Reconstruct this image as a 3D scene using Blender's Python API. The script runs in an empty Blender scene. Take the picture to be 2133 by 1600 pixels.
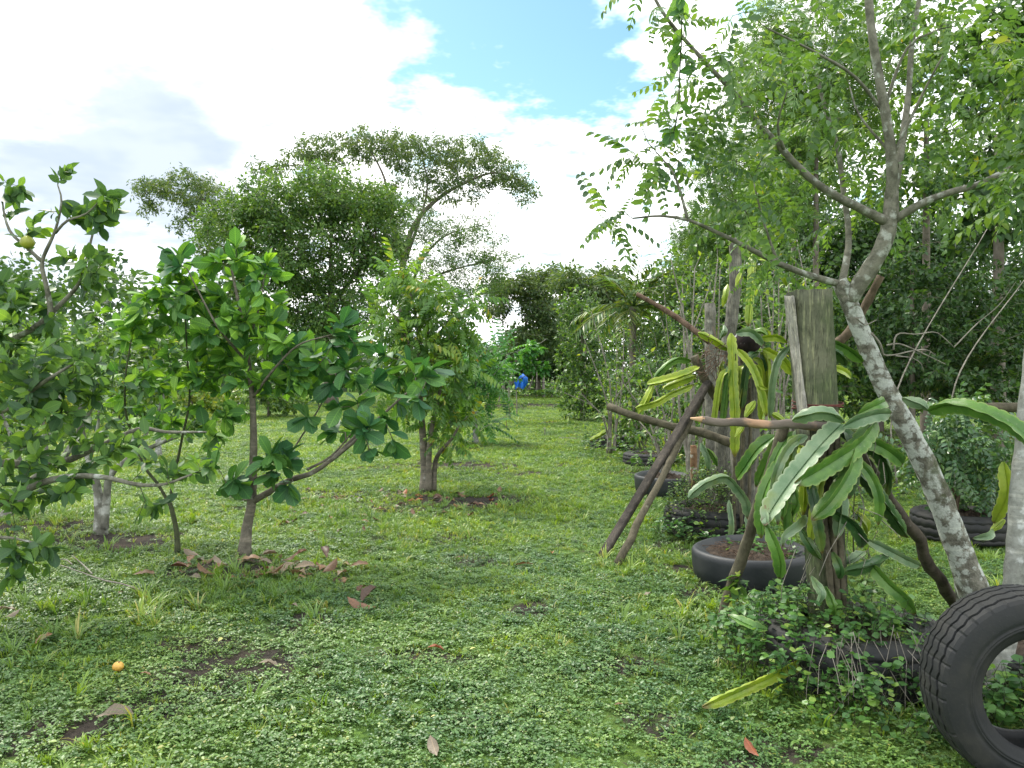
import bpy, math
import numpy as np
from mathutils import Matrix, Vector
from numpy.random import RandomState

# ------------------------------------------------------------------ camera, sky, sun, exposure
F, CX, HY, H = 1600.0, 1066.5, 780.0, 1.5          # focal length (px of the 2133 px photo), centre, horizon row, eye height
SC = bpy.context.scene
COL = SC.collection
cam_d = bpy.data.cameras.new('camera')
cam = bpy.data.objects.new('camera', cam_d); COL.objects.link(cam)
cam_d.sensor_width = 36.0; cam_d.lens = 36.0 * F / 2133.0
cam_d.shift_y = -(800.0 - HY) / 2133.0
cam_d.clip_start = 0.05; cam_d.clip_end = 3000
cam.location = (0, 0, H); cam.rotation_euler = (math.radians(90), 0, 0)
SC.camera = cam
SUN_AZ, SUN_EL = math.radians(-38), math.radians(52)     # ahead and to the left of the camera
EXPOSURE = 1.24
SUN_STRENGTH = 2.0
SKY_STRENGTH = 0.10
CLOUD_WHITE = 11.5
SC.view_settings.view_transform = 'Standard'
SC.view_settings.look = 'None'
SC.view_settings.gamma = 1.0
SC.view_settings.use_curve_mapping = False
SC.view_settings.exposure = EXPOSURE
SC.cycles.max_bounces = 7
SC.cycles.diffuse_bounces = 3
SC.cycles.glossy_bounces = 2
SC.cycles.transmission_bounces = 4
SC.cycles.caustics_reflective = False
SC.cycles.caustics_refractive = False


class NT:
    """small node tree helper"""
    def __init__(s, tree):
        s.t = tree
    def n(s, kind, **kw):
        nd = s.t.nodes.new(kind)
        for k, v in kw.items():
            if k in nd.inputs and not hasattr(nd, k):
                s.set(nd.inputs[k], v)
            else:
                setattr(nd, k, v)
        return nd
    def set(s, sock, v):
        if isinstance(v, bpy.types.NodeSocket):
            s.t.links.new(v, sock)
        else:
            sock.default_value = v
    def math(s, op, a, b=0.0, c=0.0, clamp=False):
        nd = s.t.nodes.new('ShaderNodeMath'); nd.operation = op; nd.use_clamp = clamp
        s.set(nd.inputs[0], a); s.set(nd.inputs[1], b); s.set(nd.inputs[2], c)
        return nd.outputs[0]
    def vmath(s, op, a, b=(0, 0, 0), scale=None):
        nd = s.t.nodes.new('ShaderNodeVectorMath'); nd.operation = op
        s.set(nd.inputs[0], a); s.set(nd.inputs[1], b)
        if scale is not None: s.set(nd.inputs['Scale'], scale)
        return nd.outputs['Value'] if op in ('DOT_PRODUCT', 'LENGTH', 'DISTANCE') else nd.outputs[0]
    def mix(s, f, a, b, blend='MIX'):
        nd = s.t.nodes.new('ShaderNodeMix'); nd.data_type = 'RGBA'; nd.blend_type = blend
        s.set(nd.inputs[0], f); s.set(nd.inputs[6], c4(a)); s.set(nd.inputs[7], c4(b))
        return nd.outputs[2]
    def ramp(s, f, stops, interp='LINEAR'):
        nd = s.t.nodes.new('ShaderNodeValToRGB'); s.set(nd.inputs[0], f)
        cr = nd.color_ramp; cr.interpolation = interp
        while len(cr.elements) < len(stops): cr.elements.new(0.5)
        for e, (p, c) in zip(cr.elements, stops):
            e.position = p; e.color = c4(c)
        return nd.outputs[0]
    def smooth(s, v, lo, hi):
        nd = s.t.nodes.new('ShaderNodeMapRange'); nd.interpolation_type = 'SMOOTHSTEP'
        s.set(nd.inputs[0], v); s.set(nd.inputs[1], lo); s.set(nd.inputs[2], hi)
        return nd.outputs[0]
    def noise(s, vec, scale, detail=4, rough=0.55, dist=0.0):
        nd = s.t.nodes.new('ShaderNodeTexNoise')
        if vec is not None: s.set(nd.inputs['Vector'], vec)
        nd.inputs['Scale'].default_value = scale; nd.inputs['Detail'].default_value = detail
        nd.inputs['Roughness'].default_value = rough; nd.inputs['Distortion'].default_value = dist
        return nd.outputs[0]
    def link(s, a, b): s.t.links.new(a, b)


def c4(c):
    if isinstance(c, (tuple, list)) and len(c) == 3: return (c[0], c[1], c[2], 1.0)
    if isinstance(c, (int, float)): return (c, c, c, 1.0)
    return c


def build_world():
    w = bpy.data.worlds.new('World'); SC.world = w; w.use_nodes = True
    w.cycles.sampling_method = 'MANUAL'; w.cycles.sample_map_resolution = 512
    w.node_tree.nodes.clear(); t = NT(w.node_tree)
    sky = t.n('ShaderNodeTexSky'); sky.sky_type = 'NISHITA'; sky.sun_disc = False
    sky.sun_elevation = SUN_EL; sky.sun_rotation = SUN_AZ
    sky.air_density = 1.0; sky.dust_density = 0.6; sky.ozone_density = 1.2
    d = t.n('ShaderNodeTexCoord').outputs['Generated']
    sep = t.n('ShaderNodeSeparateXYZ'); t.link(d, sep.inputs[0])
    # clouds lie on a flat layer: project the view direction on it
    zz = t.math('ADD', t.math('MAXIMUM', sep.outputs[2], 0.0), 0.16)
    comb = t.n('ShaderNodeCombineXYZ')
    t.link(t.math('DIVIDE', sep.outputs[0], zz), comb.inputs[0])
    t.link(t.math('DIVIDE', sep.outputs[1], zz), comb.inputs[1])
    pv = comb.outputs[0]
    n1 = t.noise(t.vmath('ADD', pv, (3.1, 7.7, 0.0)), 1.5, 6, 0.60, 0.0)
    n2 = t.noise(t.vmath('ADD', pv, (11.3, 2.9, 4.0)), 6.5, 4, 0.64, 0.0)
    cover = t.math('ADD', t.math('MULTIPLY', t.math('SUBTRACT', n1, 0.5), 2.6), t.math('MULTIPLY', t.math('SUBTRACT', n2, 0.5), 3.4))
    def lobe(px, py, k):
        v = Vector(((px - CX) / F, 1.0, (HY - py) / F)).normalized()
        dp = t.vmath('DOT_PRODUCT', t.vmath('NORMALIZE', d), tuple(v))
        return t.math('POWER', t.math('MAXIMUM', dp, 0.0), k)
    hole = t.math('ADD', t.math('ADD', lobe(1110, 80, 150), t.math('MULTIPLY', lobe(900, 30, 200), 0.45)),
                  t.math('ADD', t.math('MULTIPLY', lobe(1240, 190, 420), 0.6), t.math('MULTIPLY', lobe(1100, -300, 50), 0.3)))
    body = t.math('ADD', lobe(20, 420, 45), t.math('MULTIPLY', lobe(340, 300, 200), 0.85))
    cover = t.math('ADD', cover, t.math('MULTIPLY', body, 0.55))
    cover = t.math('SUBTRACT', t.math('ADD', cover, 0.72), t.math('MULTIPLY', hole, 1.30))
    mask = t.smooth(cover, -0.42, 0.34)
    # darker, thicker cloud bodies
    n3 = t.noise(t.vmath('ADD', pv, (5.0, 1.5, 2.0)), 1.3, 4, 0.60, 0.0)
    thick = t.math('ADD', t.math('MULTIPLY', t.math('SUBTRACT', n3, 0.5), 2.4), t.math('ADD', t.math('MULTIPLY', body, 1.0), t.math('MULTIPLY', t.math('SUBTRACT', n2, 0.5), 0.8)))
    grey = t.smooth(thick, 0.10, 1.15)
    n4 = t.noise(t.vmath('ADD', pv, (0.4, 9.5, 7.0)), 3.0, 3, 0.6, 0.0)
    W = CLOUD_WHITE
    thin = t.mix(t.smooth(cover, 0.1, 0.75), (5.2, 6.8, 7.4), (W * 1.1, W * 1.09, W * 1.07))
    white = t.mix(t.smooth(n4, 0.36, 0.56), t.mix(0.65, thin, (5.0, 5.7, 6.2)), thin)
    ccol = t.mix(t.math('MULTIPLY', grey, 0.9), white, (2.7, 3.25, 4.0))
    skyc = t.mix(1.0, sky.outputs[0], (0.74, 0.95, 0.90), 'MULTIPLY')
    colr = t.mix(mask, skyc, ccol)
    bg = t.n('ShaderNodeBackground'); t.link(colr, bg.inputs[0]); bg.inputs[1].default_value = SKY_STRENGTH
    out = t.n('ShaderNodeOutputWorld'); t.link(bg.outputs[0], out.inputs[0])


build_world()
sun_d = bpy.data.lights.new('sun', 'SUN'); sun_d.energy = SUN_STRENGTH; sun_d.angle = math.radians(9)
sun_d.color = (1.0, 0.94, 0.82)
sun = bpy.data.objects.new('sun', sun_d); COL.objects.link(sun)
_sd = Vector((math.sin(SUN_AZ) * math.cos(SUN_EL), math.cos(SUN_AZ) * math.cos(SUN_EL), math.sin(SUN_EL)))
sun.rotation_euler = _sd.to_track_quat('Z', 'Y').to_euler()


# ------------------------------------------------------------------ helpers
def P(px, py, Y):
    """point at distance Y in front of the camera seen at photo pixel (px, py)"""
    return np.array([(px - CX) / F * Y, Y, H + (HY - py) / F * Y])


def G(px, py):
    Y = H * F / (py - HY)
    return np.array([(px - CX) / F * Y, Y, gz((px - CX) / F * Y, Y)])


def gz(x, y):
    """height of the uneven lawn"""
    near = np.clip((np.hypot(x, y) - 1.0) / 3.0, 0, 1)
    return near * (0.022 * np.sin(x * 1.7 + 0.4) * np.sin(y * 1.3 + 1.0) + 0.012 * np.sin(x * 4.1 + y * 2.7) + 0.02 * np.sin(y * 0.55 + x * 0.3))


def nrm(a):
    a = np.asarray(a, float)
    l = np.linalg.norm(a, axis=-1, keepdims=True); l[l < 1e-9] = 1
    return a / l


def tag(o, label=None, cat=None, group=None, kind=None):
    if label: o['label'] = label
    if cat: o['category'] = cat
    if group: o['group'] = group
    if kind: o['kind'] = kind
    return o


def empty(name, loc, label=None, cat=None, group=None, kind=None):
    o = bpy.data.objects.new(name, None); COL.objects.link(o)
    o.location = tuple(float(v) for v in loc); o.empty_display_size = 0.1
    return tag(o, label, cat, group, kind)


def link(name, me, parent=None, loc=None):
    o = bpy.data.objects.new(name, me); COL.objects.link(o)
    if parent: o.parent = parent
    if loc is not None: o.location = tuple(float(v) for v in loc)
    return o


class MB:
    """collects vertices / faces (tris and quads) as numpy arrays and builds one mesh"""
    def __init__(s):
        s.v = []; s.f = []; s.n = 0; s.m = []; s.r = []; s.uv = []
    def add(s, V, faces, mat=0, rnd=0.5, uv=None):
        V = np.asarray(V, float); k = len(V)
        s.v.append(V)
        for f in (faces if isinstance(faces, list) else [faces]):
            f = np.asarray(f, int)
            s.f.append(f + s.n); s.m.append(np.full(len(f), mat, int))
        s.r.append(np.broadcast_to(np.asarray(rnd, float), (k,)))
        s.uv.append(np.zeros((k, 2)) if uv is None else np.asarray(uv, float))
        s.n += k
        return s
    def mesh(s, name, mats, offset=None, smooth=True):
        me = bpy.data.meshes.new(name)
        V = np.concatenate(s.v) if s.v else np.zeros((0, 3))
        if offset is not None: V = V - np.asarray(offset)
        tot = np.concatenate([np.full(len(f), f.shape[1], int) for f in s.f])
        loops = np.concatenate([f.ravel() for f in s.f])
        start = np.concatenate([[0], np.cumsum(tot)[:-1]])
        me.vertices.add(len(V)); me.vertices.foreach_set('co', V.astype(np.float32).ravel())
        me.loops.add(len(loops)); me.loops.foreach_set('vertex_index', loops.astype(np.int32))
        me.polygons.add(len(tot)); me.polygons.foreach_set('loop_start', start.astype(np.int32))
        me.polygons.foreach_set('loop_total', tot.astype(np.int32))
        me.polygons.foreach_set('material_index', np.concatenate(s.m).astype(np.int32))
        me.polygons.foreach_set('use_smooth', np.full(len(tot), smooth))
        a = me.attributes.new('rnd', 'FLOAT', 'POINT'); a.data.foreach_set('value', np.concatenate(s.r).astype(np.float32))
        uvl = me.uv_layers.new(name='UVMap')
        uvl.data.foreach_set('uv', np.concatenate(s.uv)[loops].astype(np.float32).ravel())
        for m in (mats if isinstance(mats, (list, tuple)) else [mats]): me.materials.append(m)
        me.update(); me.validate()
        return me


def catmull(pts, step):
    pts = np.asarray(pts, float)
    if len(pts) < 3:
        L = np.linalg.norm(pts[1, :3] - pts[0, :3]); n = max(2, int(L / step) + 1)
        return pts[0] + (pts[1] - pts[0]) * np.linspace(0, 1, n)[:, None]
    p = np.vstack([2 * pts[0] - pts[1], pts, 2 * pts[-1] - pts[-2]])
    out = []
    for i in range(1, len(p) - 2):
        L = np.linalg.norm(p[i + 1, :3] - p[i, :3]); n = max(1, int(math.ceil(L / step)))
        t = np.linspace(0, 1, n, endpoint=False)[:, None]
        out.append(0.5 * (2 * p[i] + (p[i + 1] - p[i - 1]) * t + (2 * p[i - 1] - 5 * p[i] + 4 * p[i + 1] - p[i + 2]) * t ** 2
                          + (3 * p[i] - p[i - 1] - 3 * p[i + 1] + p[i + 2]) * t ** 3))
    out.append(p[-2][None])
    return np.vstack(out)


def frames(C, ref=None):
    """tangent and two normals along a polyline (parallel transport)"""
    C = np.asarray(C, float)
    T = nrm(np.gradient(C, axis=0))
    r = np.array(ref if ref is not None else ((1, 0, 0) if abs(T[0][0]) < 0.8 else (0, 1, 0)), float)
    U = np.zeros_like(T); u = r - T[0] * r.dot(T[0])
    for i in range(len(T)):
        u = u - T[i] * u.dot(T[i]); l = np.linalg.norm(u)
        u = u / l if l > 1e-6 else np.array([0.0, 0, 1])
        U[i] = u
    return T, U, np.cross(T, U)


def tube(mb, C, R, k=6, mat=0, rnd=0.5, rough=0.0, rng=None, cap=True, ref=None):
    C = np.asarray(C, float); n = len(C)
    R = np.broadcast_to(np.asarray(R, float), (n,))
    T, U, W = frames(C, ref)
    a = np.arange(k) * 2 * math.pi / k
    rad = R[:, None] * np.ones((1, k))
    if rough and rng is not None:
        rad = rad * (1 + rough * rng.uniform(-1, 1, (n, k)))
    V = C[:, None, :] + rad[..., None] * (np.cos(a)[None, :, None] * U[:, None, :] + np.sin(a)[None, :, None] * W[:, None, :])
    V = V.reshape(-1, 3)
    i = np.arange(n - 1)[:, None] * k; j = np.arange(k)[None, :]; j2 = (j + 1) % k
    f = np.stack([i + j, i + j2, i + k + j2, i + k + j], -1).reshape(-1, 4)
    uv = np.stack([np.tile(np.arange(k) / k, n), np.repeat(np.linspace(0, 1, n), k)], -1)
    faces = [f]
    if cap:
        V = np.vstack([V, C[0], C[-1]]); uv = np.vstack([uv, [0, 0], [0, 1]])
        a0 = np.stack([np.full(k, n * k), (np.arange(k) + 1) % k, np.arange(k)], -1)
        a1 = np.stack([np.full(k, n * k + 1), (n - 1) * k + np.arange(k), (n - 1) * k + (np.arange(k) + 1) % k], -1)
        faces += [np.vstack([a0, a1])]
    mb.add(V, faces, mat, rnd, uv)


# ------------------------------------------------------------------ materials
def new_mat(name):
    m = bpy.data.materials.new(name); m.use_nodes = True; m.node_tree.nodes.clear()
    return m, NT(m.node_tree)


def finish(m, t, shader):
    out = t.n('ShaderNodeOutputMaterial'); t.link(shader, out.inputs[0]); return m


def leaf_mat(name, stops, trans=0.42, rough=0.42, vein=0.0, tcol=(1.9, 1.75, 0.55), spec=0.45, vary=0.25, loc_noise=False):
    """green leaf: colour per leaf, sheen on top, light shining through"""
    m, t = new_mat(name)
    at = t.n('ShaderNodeAttribute'); at.attribute_name = 'rnd'
    oi = t.n('ShaderNodeObjectInfo')
    r = t.math('FRACT', t.math('ADD', at.outputs['Fac'], oi.outputs['Random']))
    col = t.ramp(r, stops)
    if loc_noise:
        ln = t.noise(oi.outputs['Location'], 0.9, 3, 0.6)
        col = t.mix(t.smooth(ln, 0.35, 0.65), t.mix(1.0, col, (0.72, 0.80, 0.95), 'MULTIPLY'), t.mix(1.0, col, (1.25, 1.15, 0.85), 'MULTIPLY'))
    geo = t.n('ShaderNodeNewGeometry')
    n = t.noise(geo.outputs['Position'], 14.0, 2, 0.5)
    col = t.mix(t.math('MULTIPLY', t.smooth(n, 0.35, 0.7), vary), col, t.mix(1.0, col, (1.35, 1.3, 1.1), 'MULTIPLY'))
    if vein > 0:
        uv = t.n('ShaderNodeUVMap'); uv.uv_map = 'UVMap'
        s = t.n('ShaderNodeSeparateXYZ'); t.link(uv.outputs[0], s.inputs[0])
        ax = t.math('ABSOLUTE', s.outputs[0])
        mid = t.math('SUBTRACT', 1.0, t.smooth(ax, 0.008, 0.028))
        ph = t.math('MULTIPLY', t.math('SUBTRACT', s.outputs[1], t.math('MULTIPLY', ax, 0.75)), 9.0)
        fr = t.math('ABSOLUTE', t.math('SUBTRACT', t.math('FRACT', ph), 0.5))
        side = t.math('MULTIPLY', t.math('SUBTRACT', 1.0, t.smooth(fr, 0.03, 0.13)), 0.6)
        vn = t.math('MULTIPLY', t.math('MAXIMUM', mid, side), vein)
        col = t.mix(vn, col, t.mix(1.0, col, (2.2, 1.9, 1.6), 'MULTIPLY'))
    bs = t.n('ShaderNodeBsdfPrincipled'); t.link(col, bs.inputs['Base Color'])
    bs.inputs['Roughness'].default_value = rough; bs.inputs['Specular IOR Level'].default_value = spec
    tr = t.n('ShaderNodeBsdfTranslucent'); t.link(t.mix(1.0, col, tcol, 'MULTIPLY'), tr.inputs[0])
    mx = t.n('ShaderNodeMixShader'); mx.inputs[0].default_value = trans
    t.link(bs.outputs[0], mx.inputs[1]); t.link(tr.outputs[0], mx.inputs[2])
    return finish(m, t, mx.outputs[0])


def bark_mat(name, dark, light, lichen=None, amount=0.5, scale=9.0, ring=0.0, bump=0.5, rough=0.9, moss=None, moss_amt=0.0, stretch=(1, 1, 1), streak=0.0):
    m, t = new_mat(name)
    geo = t.n('ShaderNodeNewGeometry'); pos = geo.outputs['Position']
    pv = t.vmath('MULTIPLY', pos, stretch)
    n1 = t.noise(pv, scale, 6, 0.65, 0.4)
    n2 = t.noise(pv, scale * 4.5, 4, 0.6)
    col = t.mix(t.smooth(n1, 0.3, 0.7), dark, light)
    col = t.mix(t.math('MULTIPLY', t.smooth(n2, 0.5, 0.75), 0.5), col, t.mix(1.0, col, (0.45, 0.42, 0.4), 'MULTIPLY'))
    if lichen:
        v = t.n('ShaderNodeTexVoronoi'); v.feature = 'F1'; v.inputs['Scale'].default_value = scale * 0.9
        t.link(t.vmath('ADD', pos, t.vmath('SCALE', t.n('ShaderNodeTexNoise', Vector=pos).outputs[1], scale=0.08)), v.inputs['Vector'])
        n3 = t.noise(pos, scale * 0.45, 5, 0.65)
        k = t.math('ADD', t.math('MULTIPLY', t.math('SUBTRACT', 0.75, v.outputs['Distance']), 0.45), n3)
        lm = t.smooth(t.math('ADD', k, t.math('MULTIPLY', t.math('SUBTRACT', n2, 0.5), 0.25)), 0.89 - 0.45 * amount, 1.05 - 0.45 * amount)
        lc = t.mix(t.smooth(n2, 0.3, 0.7), tuple(0.8 * x for x in lichen), lichen)
        col = t.mix(t.math('MULTIPLY', lm, 0.9), col, lc)
    if moss:
        n4 = t.noise(pos, scale * 0.3, 5, 0.7)
        col = t.mix(t.math('MULTIPLY', t.smooth(n4, 0.62 - 0.3 * moss_amt, 0.75 - 0.2 * moss_amt), 0.85), col, moss)
    if streak:
        n5 = t.noise(t.vmath('MULTIPLY', pos, (70, 70, 6.0)), 1.0, 5, 0.68)
        n6 = t.noise(t.vmath('MULTIPLY', pos, (150, 150, 16.0)), 1.0, 3, 0.65)
        col = t.mix(t.math('MULTIPLY', t.smooth(n5, 0.48, 0.66), streak), col, t.mix(1.0, col, (2.1, 2.05, 1.8), 'MULTIPLY'))
        col = t.mix(t.math('MULTIPLY', t.smooth(n6, 0.52, 0.68), 0.8), col, t.mix(1.0, col, (0.35, 0.35, 0.35), 'MULTIPLY'))
        n2 = t.math('ADD', t.math('MULTIPLY', n5, 0.6), t.math('MULTIPLY', n6, 0.6))
    hgt = t.math('ADD', t.math('MULTIPLY', n1, 0.6), t.math('MULTIPLY', n2, 0.4))
    if ring:
        w = t.noise(t.vmath('MULTIPLY', pos, (2.0, 2.0, 38.0)), 1.0, 2, 0.5)
        col = t.mix(t.math('MULTIPLY', t.smooth(w, 0.55, 0.68), ring), col, t.mix(1.0, col, (1.7, 1.65, 1.6), 'MULTIPLY'))
    bp = t.n('ShaderNodeBump'); bp.inputs['Strength'].default_value = bump; bp.inputs['Distance'].default_value = 0.012
    t.link(hgt, bp.inputs['Height'])
    bs = t.n('ShaderNodeBsdfPrincipled'); t.link(col, bs.inputs['Base Color']); t.link(bp.outputs[0], bs.inputs['Normal'])
    bs.inputs['Roughness'].default_value = rough; bs.inputs['Specular IOR Level'].default_value = 0.2
    return finish(m, t, bs.outputs[0])


M = {}
M['citrus'] = leaf_mat('citrus_leaf', [(0, (.030, .076, .036)), (.45, (.054, .122, .044)), (.75, (.095, .195, .050)), (1, (.15, .27, .055))], 0.34, 0.50, vein=0.35, spec=0.38)
M['cashew'] = leaf_mat('cashew_leaf', [(0, (.036, .11, .036)), (.4, (.062, .16, .040)), (.7, (.11, .25, .045)), (1, (.18, .34, .055))], 0.36, 0.52, vein=0.75, spec=0.35)
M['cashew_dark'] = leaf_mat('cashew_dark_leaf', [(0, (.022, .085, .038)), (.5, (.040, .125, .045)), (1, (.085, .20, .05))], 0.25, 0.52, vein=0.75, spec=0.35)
M['annona'] = leaf_mat('annona_leaf', [(0, (.042, .11, .026)), (.5, (.080, .18, .034)), (.85, (.13, .25, .04)), (.975, (.19, .27, .04)), (1, (.32, .22, .035))], 0.36, 0.4, vein=0.2)
M['gliri'] = leaf_mat('pinnate_leaf', [(0, (.046, .105, .040)), (.5, (.078, .158, .048)), (.92, (.118, .215, .056)), (.995, (.17, .25, .055)), (1, (.36, .27, .04))], 0.40, 0.42, tcol=(1.75, 1.65, .6))
M['sapling'] = leaf_mat('sapling_leaf', [(0, (.030, .11, .036)), (.6, (.055, .18, .045)), (1, (.10, .25, .055))], 0.36, 0.4)
M['far_dark'] = leaf_mat('far_dark_leaf', [(0, (.024, .062, .024)), (.6, (.042, .098, .030)), (1, (.075, .145, .038))], 0.32, 0.5)
M['far_green'] = leaf_mat('far_green_leaf', [(0, (.040, .095, .030)), (.6, (.075, .155, .038)), (1, (.13, .215, .045))], 0.38, 0.5)
M['far_olive'] = leaf_mat('far_olive_leaf', [(0, (.042, .085, .038)), (.6, (.070, .122, .046)), (1, (.115, .165, .052))], 0.38, 0.5)
M['hedge'] = leaf_mat('hedge_leaf', [(0, (.028, .074, .024)), (.5, (.068, .15, .040)), (.9, (.125, .225, .052)), (1, (.18, .28, .055))], 0.36, 0.45)
M['scrub'] = leaf_mat('scrub_leaf', [(0, (.030, .080, .026)), (.5, (.076, .16, .040)), (.9, (.14, .25, .052)), (1, (.27, .31, .05))], 0.38, 0.45)
M['yellow'] = leaf_mat('yellow_green_leaf', [(0, (.07, .15, .03)), (.5, (.13, .22, .035)), (1, (.26, .28, .04))], 0.4, 0.45)
M['palm'] = leaf_mat('palm_leaf', [(0, (.040, .10, .030)), (.6, (.075, .15, .035)), (1, (.16, .18, .05))], 0.3, 0.4)
M['glaucous'] = leaf_mat('glaucous_leaf', [(0, (.040, .10, .048)), (.6, (.070, .15, .065)), (1, (.12, .21, .07))], 0.3, 0.33, spec=0.7)
M['weed'] = leaf_mat('weed_leaf', [(0, (.034, .095, .030)), (.5, (.064, .16, .042)), (.85, (.105, .23, .05)), (1, (.19, .28, .055))], 0.32, 0.42)
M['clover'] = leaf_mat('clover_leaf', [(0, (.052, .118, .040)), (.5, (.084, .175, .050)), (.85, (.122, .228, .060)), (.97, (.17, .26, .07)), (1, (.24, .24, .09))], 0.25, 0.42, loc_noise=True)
M['grass'] = leaf_mat('grass_blade', [(0, (.088, .172, .038)), (.5, (.140, .245, .048)), (.88, (.195, .30, .058)), (1, (.32, .30, .11))], 0.32, 0.42, loc_noise=True)
M['dry'] = leaf_mat('dry_leaf', [(0, (.09, .052, .030)), (.4, (.155, .092, .054)), (.8, (.23, .145, .088)), (1, (.20, .165, .12))], 0.15, 0.55, vein=0.5, tcol=(1.5, 1.2, .9), spec=0.3)
M['dry_grey'] = leaf_mat('dry_grey_leaf', [(0, (.15, .125, .095)), (1, (.26, .225, .18))], 0.12, 0.55, vein=0.4, tcol=(1.3, 1.1, .9), spec=0.3)
M['dry_dark'] = leaf_mat('dry_dark_leaf', [(0, (.055, .035, .026)), (1, (.14, .075, .045))], 0.1, 0.5, vein=0.5, tcol=(1.5, 1.2, .9), spec=0.4)
M['dry_red'] = leaf_mat('dry_red_leaf', [(0, (.17, .055, .028)), (1, (.28, .10, .045))], 0.15, 0.5, vein=0.5, tcol=(1.5, 1.2, .9), spec=0.4)
M['dry_pale'] = leaf_mat('dry_pale_leaf', [(0, (.42, .44, .16)), (1, (.5, .5, .22))], 0.2, 0.5, vein=0.3, tcol=(1.3, 1.1, .9), spec=0.3)

M['bark_pale'] = bark_mat('pale_lichen_bark', (.060, .058, .045), (.20, .195, .165), (.42, .45, .42), 0.82, 21.0, bump=1.0, moss=(.06,.07,.035), moss_amt=.30, ring=.3)
M['bark_limb'] = bark_mat('limb_bark', (.085, .085, .066), (.20, .195, .16), (.38, .40, .37), 0.48, 16.0)
M['bark_citrus'] = bark_mat('citrus_bark', (.10, .10, .085), (.20, .20, .17), (.40, .41, .38), 0.6, 10.0)
M['bark_cashew'] = bark_mat('cashew_bark', (.085, .078, .062), (.17, .155, .125), (.30, .30, .27), 0.30, 14.0, ring=0.6)
M['bark_green'] = bark_mat('green_stem', (.035, .045, .025), (.075, .085, .045), None, 0, 14.0)
M['bark_brown'] = bark_mat('brown_twig', (.06, .045, .03), (.14, .105, .075), None, 0, 14.0)
M['bark_grey'] = bark_mat('grey_twig', (.13, .12, .10), (.28, .26, .23), None, 0, 14.0)
M['bark_white'] = bark_mat('whitewashed_bark', (.15, .155, .14), (.28, .29, .27), (.46, .48, .48), 0.5, 16.0, ring=.5)
M['bark_far'] = bark_mat('far_bark', (.10, .085, .07), (.20, .18, .15), None, 0, 3.0)
M['post'] = bark_mat('mossy_post_wood', (.060, .068, .045), (.12, .125, .085), None, 0, 6.0, bump=0.9, streak=0.85, moss=(.055, .075, .035), moss_amt=0.6)
M['post_edge'] = bark_mat('weathered_edge_wood', (.16, .155, .14), (.33, .32, .29), None, 0, 10.0, streak=0.6, bump=0.9)
M['post_grey'] = bark_mat('grey_post_wood', (.07, .068, .058), (.17, .165, .145), (.30, .30, .26), 0.25, 8.0, bump=0.9, streak=0.7)
M['board'] = bark_mat('dark_board_wood', (.026, .023, .021), (.078, .068, .060), None, 0, 6.0, bump=0.7, streak=0.55)
M['pole'] = bark_mat('mossy_pole', (.055, .050, .035), (.13, .115, .08), (.24, .24, .17), 0.2, 14.0)
M['pole_dark'] = bark_mat('dark_pole', (.030, .026, .020), (.085, .07, .055), (.22, .21, .19), 0.12, 12.0)
M['peeled'] = bark_mat('peeled_stick', (.075, .06, .05), (.16, .135, .115), (.40, .25, .16), 0.62, 7.0, stretch=(.4, 1, 1))


def cactus_mat(name, a, b, edge, sheen=0.4):
    m, t = new_mat(name)
    geo = t.n('ShaderNodeNewGeometry')
    n = t.noise(geo.outputs['Position'], 9.0, 4, 0.6); n2 = t.noise(geo.outputs['Position'], 70.0, 3, 0.6)
    col = t.mix(t.smooth(n, 0.32, 0.68), a, b)
    col = t.mix(t.math('MULTIPLY', t.smooth(n2, 0.62, 0.72), 0.35), col, (.34, .38, .26))
    n3 = t.noise(geo.outputs['Position'], 4.0, 3, 0.6); n4 = t.noise(geo.outputs['Position'], 26.0, 4, 0.7)
    col = t.mix(t.math('MULTIPLY', t.smooth(n3, 0.55, 0.72), 0.55), col, (.22, .26, .05))
    col = t.mix(t.math('MULTIPLY', t.smooth(n4, 0.66, 0.74), 0.8), col, (.16, .11, .05))
    uv = t.n('ShaderNodeUVMap'); uv.uv_map = 'UVMap'
    s = t.n('ShaderNodeSeparateXYZ'); t.link(uv.outputs[0], s.inputs[0])
    col = t.mix(t.math('MULTIPLY', t.smooth(s.outputs[0], 0.75, 1.0), 0.8), col, edge)
    col = t.mix(t.math('MULTIPLY', t.smooth(s.outputs[1], 0.93, 0.99), 0.8), col, (.10, .05, .02))
    bs = t.n('ShaderNodeBsdfPrincipled'); t.link(col, bs.inputs['Base Color'])
    bs.inputs['Roughness'].default_value = sheen
    bp = t.n('ShaderNodeBump'); bp.inputs['Strength'].default_value = 0.25; bp.inputs['Distance'].default_value = 0.006
    t.link(t.noise(geo.outputs['Position'], 45.0, 3, 0.6), bp.inputs['Height']); t.link(bp.outputs[0], bs.inputs['Normal'])
    tr = t.n('ShaderNodeBsdfTranslucent'); t.link(t.mix(1.0, col, (1.7, 1.6, .5), 'MULTIPLY'), tr.inputs[0])
    mx = t.n('ShaderNodeMixShader'); mx.inputs[0].default_value = 0.22
    t.link(bs.outputs[0], mx.inputs[1]); t.link(tr.outputs[0], mx.inputs[2])
    return finish(m, t, mx.outputs[0])


M['cac_green'] = cactus_mat('cactus_green', (.060, .155, .030), (.12, .25, .040), (.22, .31, .08))
M['cac_yellow'] = cactus_mat('cactus_yellow_green', (.19, .29, .028), (.33, .42, .036), (.44, .48, .11))
M['cac_pale'] = cactus_mat('cactus_silver_green', (.11, .20, .10), (.21, .30, .18), (.34, .41, .26), 0.42)
M['cac_dark'] = cactus_mat('cactus_dark_green', (.026, .080, .026), (.055, .13, .035), (.13, .18, .07))


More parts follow.
